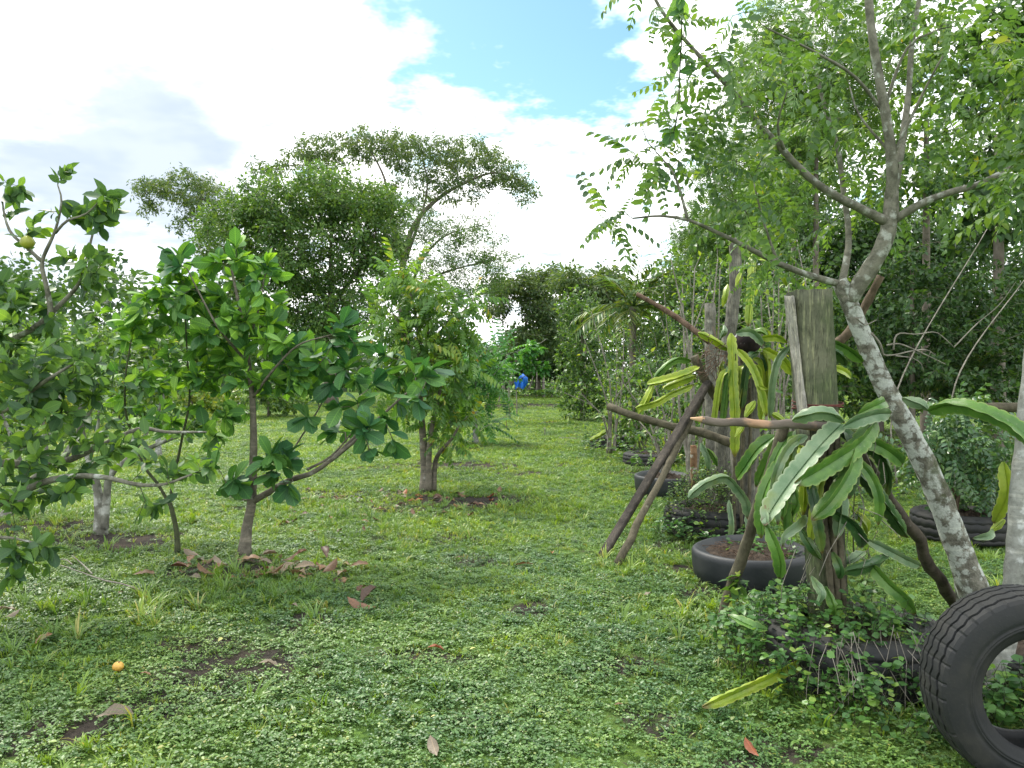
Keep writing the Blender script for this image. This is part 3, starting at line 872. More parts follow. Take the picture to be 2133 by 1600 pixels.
# ------------------------------------------------------------------ far trees
FT = [clump_tpl(9, .55, .26, 100 + i, .55, .25, tri_tpl(.27)) for i in range(3)]
FT_droop = [clump_tpl(9, .75, .2, 110 + i, .8, .9, tri_tpl(.17)) for i in range(3)]
FT_fine = [clump_tpl(14, .34, .26, 120 + i, .35, .15, tri_tpl(.2)) for i in range(3)]
FT_small = [clump_tpl(10, .42, .3, 130 + i, .7, .2, tri_tpl(.3)) for i in range(3)]
FEATHER = [pinnate_tpl(9, .30, .16, arch=.3, seed=140 + i, hang=.15, ang=70, tpl=tri_tpl(.14)) for i in range(3)]
LEAFY = [leaf_tpl(.28, .42, .2, .25, 2, blunt=.7), leaf_tpl(.32, .45, .15, .1, 2, blunt=.8), leaf_tpl(.25, .4, .3, .4, 2, blunt=.6)]
SMALL = [small_tpl(.27), small_tpl(.33, .2, .2)]


def trunk_to(px, py, Y, px0, lean=0.0, r0=.2, r1=.05, step=.5, rng=None):
    base = np.array([(px0 - CX) / F * Y, Y, -0.03]); top = P(px, py, Y)
    mid = base * .45 + top * .55 + np.array([lean, 0, 0])
    return limb([base, mid, top], r0, r1, step)


def far_tree(name, label, px, Y, top, ells, leaf, tpls, rng, size, n_leaf, cat='tree', group=None, r0=.2, limbs=None, twig=None, bark=None, px_top=None, lean=0.0, **kw):
    L = [trunk_to(px_top or px, top, Y, px, lean, r0, r0 * .4)]
    for l in (limbs or []):
        L.append(limb(PL(l[0], Y), l[1], l[2], .5))
    tw = dict(r_tip=.006 * Y / 20, r_k=.010, r_max=r0 * .45, step=.6, wob=.10); tw.update(twig or {})
    return make_tree(name, label, cat, L, ells, leaf, bark or M['bark_far'], rng, group, n_leaf, size, tpls, twig=tw, twig_sides=3, trunk_sides=7, flare=False, **kw)


def build_far():
    r = RandomState(7)
    # the wide umbrella tree and the dense one before it
    Y = 48
    far_tree('spreading_tree', 'tall umbrella-shaped tree with thin flat crown behind the orchard', 838, Y, 520,
             [(700, 312, 84, 33, Y, 3.0, 113), (790, 300, 84, 32, Y, 3.0, 130), (880, 325, 89, 39, Y, 3.0, 137), (970, 330, 78, 44, Y, 3.0, 137), (1040, 355, 56, 39, Y, 2.5, 88), (1090, 392, 29, 26, Y, 1.5, 38), (640, 335, 67, 23, Y, 2.5, 65), (560, 352, 44, 15, Y, 2.0, 28),
              (330, 395, 56, 23, Y, 2.5, 55), (395, 392, 61, 39, Y, 2.5, 97), (450, 425, 67, 44, Y, 2.5, 97), (420, 470, 61, 36, Y, 2.5, 61), (310, 430, 15, 31, Y, 1.5, 18), (465, 520, 61, 39, Y, 2.0, 38), (880, 400, 89, 46, Y, 3.0, 97), (960, 390, 78, 32, Y, 2.0, 57)],
             M['far_olive'], FT_droop, r, .33, 3, r0=.42, shell=.36, twig=dict(r_tip=.010, r_k=.010, step=.6, wob=.16), limbs=[([(838, 545), (862, 470), (905, 420), (960, 385), (1030, 360), (1090, 380)], .20, .04), ([(836, 530), (815, 440), (800, 370), (770, 310)], .18, .04),
             ([(838, 560), (880, 440), (890, 380), (880, 330)], .14, .03), ([(832, 600), (700, 500), (560, 450), (420, 415), (320, 395)], .18, .03), ([(820, 470), (740, 390), (640, 345), (560, 355)], .12, .02)],
             droop=.5, spread=.8, up=.8, jit=.6)
    far_tree('feathery_tree', 'light feathery tree right of the umbrella tree', 850, 46, 620,
             [(950, 490, 110, 42, 46, 3, 110), (1010, 540, 80, 40, 46, 3, 90), (900, 560, 80, 40, 46, 3, 70), (980, 600, 90, 40, 46, 3, 90), (860, 460, 60, 40, 46, 3, 50)],
             M['far_green'], FT_fine, r, .46, 4, r0=.3, limbs=[([(850, 640), (880, 590), (950, 560), (1040, 540)], .14, .02), ([(848, 620), (880, 540), (930, 490), (1000, 470)], .12, .02), ([(850, 640), (930, 620), (1030, 610)], .10, .02)], up=1.0, jit=.5)
    Y = 39
    far_tree('dense_tree', 'broad dense dark green tree standing before the umbrella tree', 690, Y, 600,
             [(600, 430, 125, 62, Y, 3.5, 190), (710, 410, 105, 60, Y, 3.5, 170), (510, 490, 95, 95, Y, 3, 170), (470, 570, 60, 70, Y, 2.5, 60), (810, 560, 60, 80, Y, 2.5, 80), (640, 530, 130, 90, Y, 3.5, 230), (760, 500, 80, 90, Y, 3, 120), (570, 620, 110, 70, Y, 3, 130), (710, 640, 110, 60, Y, 3, 120), (640, 700, 130, 50, Y, 3, 120), (800, 430, 60, 50, Y, 2.5, 60)],
             M['far_green'], FT, r, .34, 7, r0=.4, shell=.38, limbs=[([(690, 640), (620, 520), (540, 440)], .16, .03), ([(690, 620), (690, 500), (700, 400)], .16, .03), ([(690, 640), (760, 540), (790, 460)], .14, .03), ([(690, 680), (600, 640), (510, 610)], .12, .03)], droop=.35, up=.9, jit=.55)
    for (nm, lab, px, Y, top, ells, mat, tp, size, nl) in [
        ('dark_tree', 'dark leaning tree behind the blue shirt', 1055, 50, 640, [(1110, 595, 60, 32, 50, 3, 95), (1050, 600, 40, 26, 50, 3, 46), (1130, 645, 52, 34, 50, 3, 95), (1145, 700, 50, 34, 50, 3, 90), (1150, 580, 40, 28, 50, 2, 46), (1030, 640, 34, 20, 50, 3, 30), (1085, 700, 30, 20, 50, 3, 30)], 'far_olive', FT, .40, 6),
        ('shade_tree', 'low dark shade tree over the far fence', 1120, 54, 700, [(1090, 748, 85, 30, 54, 4, 170), (1150, 760, 60, 30, 54, 3, 120), (1010, 750, 80, 26, 54, 3, 110), (1175, 710, 36, 40, 54, 3, 70), (940, 755, 90, 22, 54, 3, 90)], 'far_dark', FT, .46, 7),
        ('scrub_tree', 'sparse small-leaved tree on the skyline left of the palm', 1215, 36, 640, [(1190, 585, 40, 22, 36, 2, 50), (1255, 590, 45, 30, 36, 2, 60), (1220, 640, 60, 36, 36, 2.5, 90), (1300, 620, 50, 30, 36, 2.5, 60)], 'far_olive', FT, .36, 6),
        ('left_far_tree', 'far dark tree low behind the citrus at the left edge', 150, 46, 680, [(60, 720, 120, 46, 46, 4, 170), (220, 725, 120, 40, 46, 4, 150), (380, 720, 110, 46, 46, 4, 150), (-100, 720, 140, 60, 46, 4, 120)], 'far_green', FT, .5, 7),
    ]:
        far_tree(nm.replace('left_', ''), lab, px, Y, top, ells, M[mat], tp, r, size, nl, r0=.14 if nm == 'dark_tree' else .25, droop=.3, jit=.55, px_top=1105 if nm == 'dark_tree' else None)
    # yellowish bushes behind the citrus
    for px, Y, w, h, mat, lab in [(60, 19, 130, 75, 'yellow', 'yellow-green bush at the left edge behind the citrus trees'), (250, 22, 120, 70, 'far_green', 'mid green bush behind the thin forked sapling'), (400, 24, 100, 65, 'yellow', 'yellow-green bush left of the cashew trunk, behind'), (560, 27, 90, 50, 'far_green', 'low green bush seen right of the cashew trunk'), (-120, 16, 130, 90, 'far_green', 'green bush beyond the left edge of the picture')]:
        by = HY + H * F / Y
        far_tree('bush', lab, px, Y, by - h * 1.0, [(px, by - h * 1.05, w, h * .8, Y, 1.6, 190), (px - w * .3, by - h * 1.5, w * .6, h * .5, Y, 1.2, 70), (px + w * .4, by - h * .6, w * .6, h * .5, Y, 1.2, 80)], M[mat], LEAFY, r, .14, 9, cat='bush', group='bushes behind the orchard trees', r0=.06, twig=dict(r_max=.02, step=.3, r_tip=.004), jit=.5)
    # belt of woodland closing the view
    mb = MB(); n = 9000
    az = r.uniform(-1.15, 1.15, n); rr = r.uniform(66, 84, n); hh = 6.0 + 3.0 * np.sin(az * 9) + 1.6 * np.sin(az * 23 + 1) + 1.2 * np.sin(az * 51)
    hh = np.where((az > -.16) & (az < .05), hh * .55 + 0.5, hh)
    pts = np.stack([np.sin(az) * rr, np.cos(az) * rr, r.rand(n) ** .8 * hh + .3], -1)
    which = r.randint(0, 3, n)
    for q in range(3):
        s = which == q
        add_leaves(mb, FT[q], pts[s], nrm(r.normal(size=(s.sum(), 3)) + np.array([0, 0, -.2])), np.array([0, -.4, 1.0]) + r.normal(size=(s.sum(), 3)) * .6, r.uniform(.7, 1.5, s.sum()), r.rand(s.sum()))
    tag(link('woodland', mb.mesh('woodland', M['far_dark'])), 'dark belt of far woodland closing the view behind the fence', 'woodland', kind='stuff')


build_far()


# ------------------------------------------------------------------ far fence, stakes, blue shirt, seedlings
def stick(name, label, cat, a, b, r0, r1, mat, group=None, k=6, rng=RandomState(3), sink=True, mid=None, wob=0.0):
    a = np.array(a, float); b = np.array(b, float)
    root = empty(name, a, label, cat, group) if False else None
    pts = [a] + ([np.array(m, float) for m in mid] if mid else []) + [b]
    C = catmull(np.array(pts), max(.05, np.linalg.norm(b - a) / 14))
    if wob: C[1:-1] += rng.normal(size=(len(C) - 2, 3)) * wob
    R = np.linspace(r0, r1, len(C))
    mb = MB(); tube(mb, C, R, k, 0, .5, .13, rng)
    o = link(name, mb.mesh(name, mat, a), None, a); tag(o, label, cat, group)
    return o


def build_fence():
    Y = 50
    gp = lambda px, top, Y=50, dx=0: (np.array([(px - CX) / F * Y, Y, -.05]), P(px + dx, top, Y))
    posts = [(1132, 783, .11, 'thick pale fence post right of the blue shirt'), (1118, 772, .05, 'thin fence post just left of the thick pale one'), (1150, 790, .05, 'short thin fence post right of the thick pale one'), (1160, 788, .04, 'fence post nearest the green columnar shrub'), (1050, 795, .06, 'fence post left of the blue shirt'), (1030, 790, .06, 'fence post behind the feathery sapling')]
    for px, top, r_, lab in posts:
        a, b = gp(px, top); stick('fence_post', lab, 'fence post', a, b, r_, r_ * .8, M['bark_grey'], 'far fence posts')
    for z in (.55, 1.0):
        C = np.array([[x, Y - .15, z + .03 * math.sin(x * 2)] for x in np.linspace(-7, 6, 40)])
        mb = MB(); tube(mb, C, .02, 4); o = link('fence_wire', mb.mesh('fence_wire', M['wire']))
        tag(o, 'lower strand of the far wire fence' if z < .8 else 'upper strand of the far wire fence', 'wire', 'far fence wires')
    for i, (x0, y0, x1, y1, lab) in enumerate([(1098, 828, 1111, 782, 'right pole of the crossed pair by the blue shirt'), (1092, 826, 1109, 790, 'left pole of the crossed pair by the blue shirt'), (1039, 838, 1048, 800, 'leaning grey pole left of the blue shirt')]):
        Y = H * F / (y0 - HY); stick('leaning_stake', lab, 'pole', P(x0, y0, Y), P(x1, y1, Y), .045, .03, M['bark_grey'], 'leaning stakes by the far fence')
    # stake carrying the blue shirt
    Yb = 40
    stick('shirt_stake', 'thin pale stake carrying the blue shirt', 'stake', np.array([(1077 - CX) / F * 27, 27, -.03]), P(1075, 790, 27), .022, .016, M['bark_grey'])
    stick('orchard_stake', 'thin pale stake left of the blue shirt on the lawn', 'stake', np.array([(1026 - CX) / F * 26, 26, -.03]), P(1017, 820, 26), .02, .014, M['bark_grey'])
    stick('marker_stake', 'short pale marker stake standing alone in the far lawn', 'stake', np.array([(1135 - CX) / F * 19, 19, -.03]), P(1135, 890, 19), .012, .012, M['bark_grey'])
    # shirt: folded cloth hanging over the stake top
    rng = RandomState(5); nu, nv = 15, 15
    mb = MB(); Ys = 26.9
    V = []
    for side in (0, 1):
        for j in range(nv):
            v = j / (nv - 1)
            w0 = 4 + 16 * min(1, v * 2.6) - 2.5 * v * v
            for i in range(nu):
                u = i / (nu - 1) * 2 - 1
                px = 1085 + 3 * (1 - v) + u * w0 * (.75 if u < 0 else .62) + 1.6 * math.sin(v * 7 + u * 4)
                py = 778 + v * (31 + 2.5 * math.sin(u * 5)) + 6 * abs(u) * (1 - v)
                V.append(P(px, py, Ys + (0.10 if side else -.06) * math.sqrt(max(0, 1 - u * u)) + .05 * math.sin(u * 9 + v * 3)))
    V = np.array(V); k = nu * nv
    idx = np.arange(k).reshape(nv, nu)
    q = np.stack([idx[:-1, :-1], idx[:-1, 1:], idx[1:, 1:], idx[1:, :-1]], -1).reshape(-1, 4)
    top = np.stack([idx[0, :-1], idx[0, 1:], idx[0, 1:] + k, idx[0, :-1] + k], -1)
    mb.add(V, [q, q[:, ::-1] + k, top])
    sh = empty('blue_shirt', V.mean(0), 'bright blue shirt hung on a stake at the far end of the lawn', 'shirt')
    link('cloth', mb.mesh('cloth', M['blue'], V.mean(0)), sh)
    mb = MB(); c = P(1088, 785, Ys); tube(mb, np.array([P(1087, 782, Ys - .05), P(1096, 789, Ys - .12), P(1096, 800, Ys - .1)]), [.07, .075, .06], 8, rough=.15, rng=rng)
    link('sleeve', mb.mesh('sleeve', M['blue'], V.mean(0)), sh)
    # seedlings on the lawn
    for px, py, hh, lab in [(1056, 893, 58, 'small leafy seedling on the lawn below the blue shirt'), (1091, 852, 16, 'tiny seedling at the edge of the bare far strip')]:
        g = G(px, py); Y = g[1]
        L = [limb([g, P(px - 2, py - hh * .5, Y), P(px + 3, py - hh, Y)], .012, .004, .1)]
        make_tree('seedling', lab, 'seedling', L, [(px + 2, py - hh * .65, 10, hh * .35, Y, .12, 26)], M['scrub'], M['bark_brown'], RandomState(px), 'orchard seedlings', 4, .075, LEAFY, twig=dict(r_max=.004, step=.06), flare=False)
    g = G(880 + 260, 905)
    stick('thin_cane', 'thin pale cane lying on the lawn near the marker stake', 'cane', G(1165, 912) + [0, 0, .03], G(1215, 914) + [0, 0, .03], .012, .01, M['bark_grey'])


build_fence()


# ------------------------------------------------------------------ palms
def palm(label, px, py, Y, fronds, L, rng, group='palms', trunk=True):
    c = P(px, py, Y); base = np.array([c[0], c[1], 0.0])
    root = empty('palm', base, label, 'palm', group)
    mb = MB(); tube(mb, catmull(np.array([base - [0, 0, .05], base * .5 + c * .5, c]), .2), .09 if trunk else .04, 8, rough=.1, rng=rng)
    link('trunk', mb.mesh('trunk', M['bark_far'], base), root)
    for i in range(fronds):
        a = i * 2.4 + rng.uniform(-.3, .3); el = rng.uniform(.1, 1.25)
        d = np.array([math.cos(a) * math.cos(el), math.sin(a) * math.cos(el), math.sin(el)])
        s = np.linspace(0, 1, 9)[:, None]; C = c + d * s * L * rng.uniform(.8, 1.1) + np.array([0, 0, -1.0]) * s ** 2 * L * .55 * math.cos(el)
        mb = MB(); tube(mb, C, np.linspace(.018, .004, 9), 4, 0, .7)
        T, U, W = frames(C); sd = nrm(np.cross(T, np.array([0, 0, 1.0])))
        m = 26; tt = np.linspace(.12, 1, m); Cp = np.stack([np.interp(tt, s[:, 0], C[:, j]) for j in range(3)], -1); Tp = np.stack([np.interp(tt, s[:, 0], T[:, j]) for j in range(3)], -1); Sp = np.stack([np.interp(tt, s[:, 0], sd[:, j]) for j in range(3)], -1)
        for sg in (-1, 1):
            D = Tp * .75 + sg * Sp * .8 + np.array([0, 0, -.25]) + rng.normal(size=(m, 3)) * .08
            add_leaves(mb, tri_tpl(.045), Cp, D, np.array([0, 0, 1.0]) + rng.normal(size=(m, 3)) * .2, L * .34 * (1 - .6 * np.abs(tt - .45)), rng.uniform(0, .6, m) + (.3 if el < .3 else 0))
        link('frond', mb.mesh('frond', M['palm'], base), root)


palm('fan of palm fronds rising behind the scrub left of the posts', 1318, 640, 20.5, 24, 1.75, RandomState(21))
palm('low young palm in the shade right of the pale leaning trunk', 2010, 805, 11, 11, .9, RandomState(22), trunk=False)


# ------------------------------------------------------------------ columnar shrub and the scrub row
def build_row():
    r = RandomState(31)
    Y = 25
    far_tree('columnar_shrub', 'tall columnar small-leaved green shrub beside the lawn', 1212, Y, 640,
             [(1205, 640, 48, 46, Y, .8, 190), (1212, 700, 58, 56, Y, .9, 260), (1208, 760, 62, 56, Y, .9, 260), (1225, 815, 76, 46, Y, 1.0, 280), (1210, 850, 60, 26, Y, .9, 120), (1250, 780, 40, 70, Y, .8, 110)], M['hedge'], LEAFY, r, .105, 8, cat='shrub', r0=.06, twig=dict(r_max=.02, step=.25, r_tip=.004), jit=.5)
    rows = [  # px, Y, ground->top px, half width, colour, bare twiggy share
        (1300, 22, 640, 55, 'scrub', 'leafy scrub under the palm fronds'), (1370, 20, 650, 60, 'hedge', 'leafy scrub behind the long grey branch'), (1440, 17, 560, 60, 'scrub', 'tall thin-stemmed scrub behind the leaning board'),
        (1530, 18, 520, 80, 'far_green', 'tall scrub behind the dragon fruit posts'), (1640, 16, 540, 80, 'hedge', 'dense scrub behind the tall mossy post'), (1330, 15, 745, 55, 'hedge', 'low leafy scrub right of the columnar shrub'), (1420, 13, 800, 45, 'scrub', 'low scrub at the foot of the leaning board')]
    for px, Y, top, hw, mat, lab in rows:
        gy = HY + H * F / Y; hgt = gy - top
        g = np.array([(px - CX) / F * Y, Y, -.02]); L = []
        for q in range(6):
            tx = px + r.uniform(-1, 1) * hw * 1.1; ty = top + r.uniform(-.1, .35) * hgt; Yq = Y + r.uniform(-.6, .6)
            b = g + np.array([r.uniform(-.25, .25), r.uniform(-.2, .2), 0]); e = P(tx, ty, Yq)
            L.append(limb([b, b * .5 + e * .5 + r.normal(size=3) * .12, e], .022, .006, .25))
        make_tree('scrub', lab, 'scrub', L, [(px, top + hgt * .42, hw, hgt * .36, Y, .8, 190), (px + hw * .3, top + hgt * .2, hw * .7, hgt * .2, Y, .7, 60), (px - hw * .2, top + hgt * .75, hw * .9, hgt * .2, Y, .8, 70)],
                  M[mat], M['bark_grey'], r, 'scrub along the tyre row', 9, .082, LEAFY, twig=dict(r_max=.012, r_tip=.0025, step=.2), twig_sides=3, flare=False, t0=.2, jit=.5, droop=.2)
    # thin bare-stemmed shrubs with few leaves
    bare = [(1245, 13.5, [(1215, 700), (1232, 650), (1285, 720), (1170, 815), (1300, 690), (1210, 820), (1320, 780)], 'bare-branched shrub in the far tyre beside the lawn', 1275, 920),
            (1440, 9.0, [(1447, 560), (1421, 580), (1480, 590), (1500, 560), (1398, 540), (1495, 540), (1416, 640)], 'thin dark forked stems rising left of the grey posts', 1440, 1010),
            (1385, 9.8, [(1300, 800), (1350, 760), (1410, 780), (1370, 830), (1325, 870), (1440, 850)], 'spindly shrub in the third tyre planter', 1390, 1015),
            (1590, 8.6, [(1560, 640), (1585, 620), (1612, 600), (1630, 660), (1660, 630), (1575, 700)], 'thin grey twigs between the cactus post and the mossy post', 1600, 1050),
            (1600, 10.5, [(1622, 520), (1650, 510), (1590, 560), (1700, 640), (1560, 640), (1668, 600)], 'pale thin stems behind the tall mossy post', 1620, 1005)]
    for px, Y, tips, lab, bx, by in bare:
        g = np.array([(bx - CX) / F * Y, Y, .12]); L = []
        for (tx, ty) in tips:
            e = P(tx, ty, Y + r.uniform(-.5, .5)); m = g * .5 + e * .5 + r.normal(size=3) * .08 + np.array([(g[0] - e[0]) * .15, 0, .05])
            L.append(limb([g + r.normal(size=3) * [.05, .05, 0], m, e], .020, .006, .12))
        tips2 = np.vstack([l[0][int(len(l[0]) * f)] + r.normal(size=3) * .22 for l in L for f in (.35, .5, .6, .7, .8, .88, .95, .98) for _ in range(2)])
        make_tree('bare_shrub', lab, 'shrub', L, [], M['scrub'], M['bark_grey'], r, 'bare-stemmed shrubs in the tyre row', 3, .075, LEAFY, extra_tips=tips2, twig=dict(r_max=.008, r_tip=.002, step=.1), flare=False)


build_row()


# ------------------------------------------------------------------ wall of trees on the right
def build_right_wall():
    r = RandomState(41)
    g = 'trees closing the right side'
    T = [  # name, label, px, Y, top, ellipses, colour, leaves, size, per twig, r0
        ('feather_leaved_tree', 'feather-leaved tree behind the pale trunk, upper centre right', 1700, 13.5, 330, [(1660, 60, 130, 70, 13.5, 1.6, 114), (1600, 170, 90, 70, 13.5, 1.5, 70), (1740, 180, 130, 90, 13.5, 1.6, 132), (1650, 300, 130, 70, 13.5, 1.6, 114), (1500, 330, 80, 60, 13.5, 1.4, 44), (1560, 420, 120, 60, 13.5, 1.5, 97), (1480, 480, 80, 50, 13.5, 1.4, 77)], 'far_green', FEATHER, .30, 7, .09),
        ('dark_tree', 'tall dark broad-leaved tree at the upper right corner', 2080, 12, 280, [(2120, 60, 90, 90, 12, 1.5, 132), (2090, 190, 90, 90, 12, 1.5, 106), (2150, 330, 110, 80, 12, 1.6, 150), (2040, 400, 90, 60, 12, 1.4, 70), (2230, 180, 120, 200, 12, 1.6, 141), (2100, 480, 90, 40, 12, 1.4, 66)], 'far_dark', LEAFY, .16, 9, .13),
        ('leafy_tree', 'leafy green tree high behind the upright stems', 1930, 15, 250, [(1900, 60, 130, 80, 15, 1.6, 114), (1980, 130, 100, 80, 15, 1.5, 70), (1860, 240, 110, 90, 15, 1.5, 88), (1980, 330, 110, 90, 15, 1.6, 88), (1790, 120, 110, 80, 15, 1.6, 79), (1880, 400, 110, 60, 15, 1.5, 79)], 'far_green', LEAFY, .15, 8, .12),
        ('thicket_tree', 'shaded small-leaved thicket tree right of the pale trunk', 1900, 11, 560, [(1880, 560, 90, 50, 11, 1.2, 121), (1960, 600, 110, 60, 11, 1.2, 143), (2060, 640, 100, 60, 11, 1.2, 132), (1860, 660, 80, 60, 11, 1.1, 121), (1960, 700, 110, 60, 11, 1.2, 165), (2080, 740, 110, 70, 11, 1.3, 198), (1900, 770, 100, 50, 11, 1.2, 154), (2010, 800, 120, 40, 11, 1.3, 165), (2120, 560, 60, 40, 11, 1.0, 44)], 'far_dark', SMALL, .085, 12, .06),
        ('thicket_tree', 'shaded thicket behind the tall mossy post and crossbar', 1700, 12, 600, [(1640, 640, 90, 60, 12, 1.2, 143), (1740, 660, 80, 60, 12, 1.2, 132), (1620, 740, 100, 60, 12, 1.2, 154), (1760, 760, 90, 60, 12, 1.2, 154), (1690, 830, 130, 40, 12, 1.3, 165), (1560, 800, 90, 50, 12, 1.2, 121), (1820, 840, 90, 40, 12, 1.2, 121)], 'hedge', SMALL, .09, 11, .06),
        ('back_tree', 'deep green tree filling the gap behind the thicket', 1830, 20, 480, [(1800, 500, 160, 70, 20, 2, 198), (1960, 520, 120, 60, 20, 2, 121), (1700, 600, 160, 80, 20, 2, 221), (1880, 640, 190, 90, 20, 2, 287), (2090, 700, 160, 100, 20, 2, 265), (1560, 660, 140, 90, 20, 2, 198), (1760, 740, 300, 60, 20, 2, 353), (2080, 790, 180, 50, 20, 2, 221), (2200, 560, 120, 120, 20, 2, 154)], 'far_dark', FT_small, .34, 6, .15),
        ('back_tree', 'mid green tree behind the feather-leaved tree', 1560, 22, 420, [(1500, 560, 110, 60, 22, 2, 121), (1560, 480, 120, 60, 22, 2, 132), (1640, 400, 130, 80, 22, 2, 114), (1700, 280, 120, 90, 22, 2, 97), (1420, 600, 80, 40, 22, 2, 66)], 'far_green', FT_small, .36, 5, .15),
    ]
    for nm, lab, px, Y, top, ells, mat, tp, size, nl, r0 in T:
        far_tree(nm, lab, px, Y, top, ells, M[mat], tp, r, size, nl, group=g, r0=r0, twig=dict(r_max=r0 * .4, r_tip=.003, step=.35, r_k=.008), bark=M['bark_far'], jit=.55, droop=.25)
    # pale thin leaning stems in the thicket
    for i, (x0, y0, x1, y1, Y, lab) in enumerate([(1870, 810, 2060, 470, 9.5, 'long thin stem leaning right through the shaded thicket'), (1990, 800, 2150, 560, 9.0, 'thin straight stem at the right edge of the thicket'), (1690, 690, 1660, 500, 9.2, 'thin upright cane behind the tall mossy post')]):
        stick('thin_sapling', lab, 'sapling', P(x0, y0 + 200, Y) * [1, 1, 0] + [0, 0, -.02], P(x1, y1, Y + .3), .012, .005, M['bark_grey'], mid=[P(x0, y0, Y)])


build_right_wall()


# ------------------------------------------------------------------ orchard trees
CIT = [leaf_tpl(.27, .45, .35, .22, 3, wave=.01, seed=1), leaf_tpl(.30, .48, .18, .10, 3, wave=.015, seed=2), leaf_tpl(.25, .42, .5, .40, 3, wave=.01, seed=3), leaf_tpl(.28, .46, .25, -.08, 3, wave=.015, seed=4)]
CASH = [leaf_tpl(.30, .66, .22, .18, 5, wave=.015, seed=5, blunt=1.5, stalk=.12), leaf_tpl(.32, .68, .12, .05, 5, wave=.02, seed=6, blunt=1.5, stalk=.12), leaf_tpl(.28, .64, .35, .32, 5, wave=.015, seed=7, blunt=1.4, stalk=.12)]
ELL = [leaf_tpl(.29, .52, .25, .16, 4, wave=.012, seed=8, blunt=1.0, stalk=.09), leaf_tpl(.31, .55, .14, .06, 4, wave=.018, seed=9, blunt=1.0, stalk=.09), leaf_tpl(.27, .5, .38, .34, 4, wave=.012, seed=10, blunt=.9, stalk=.09)]


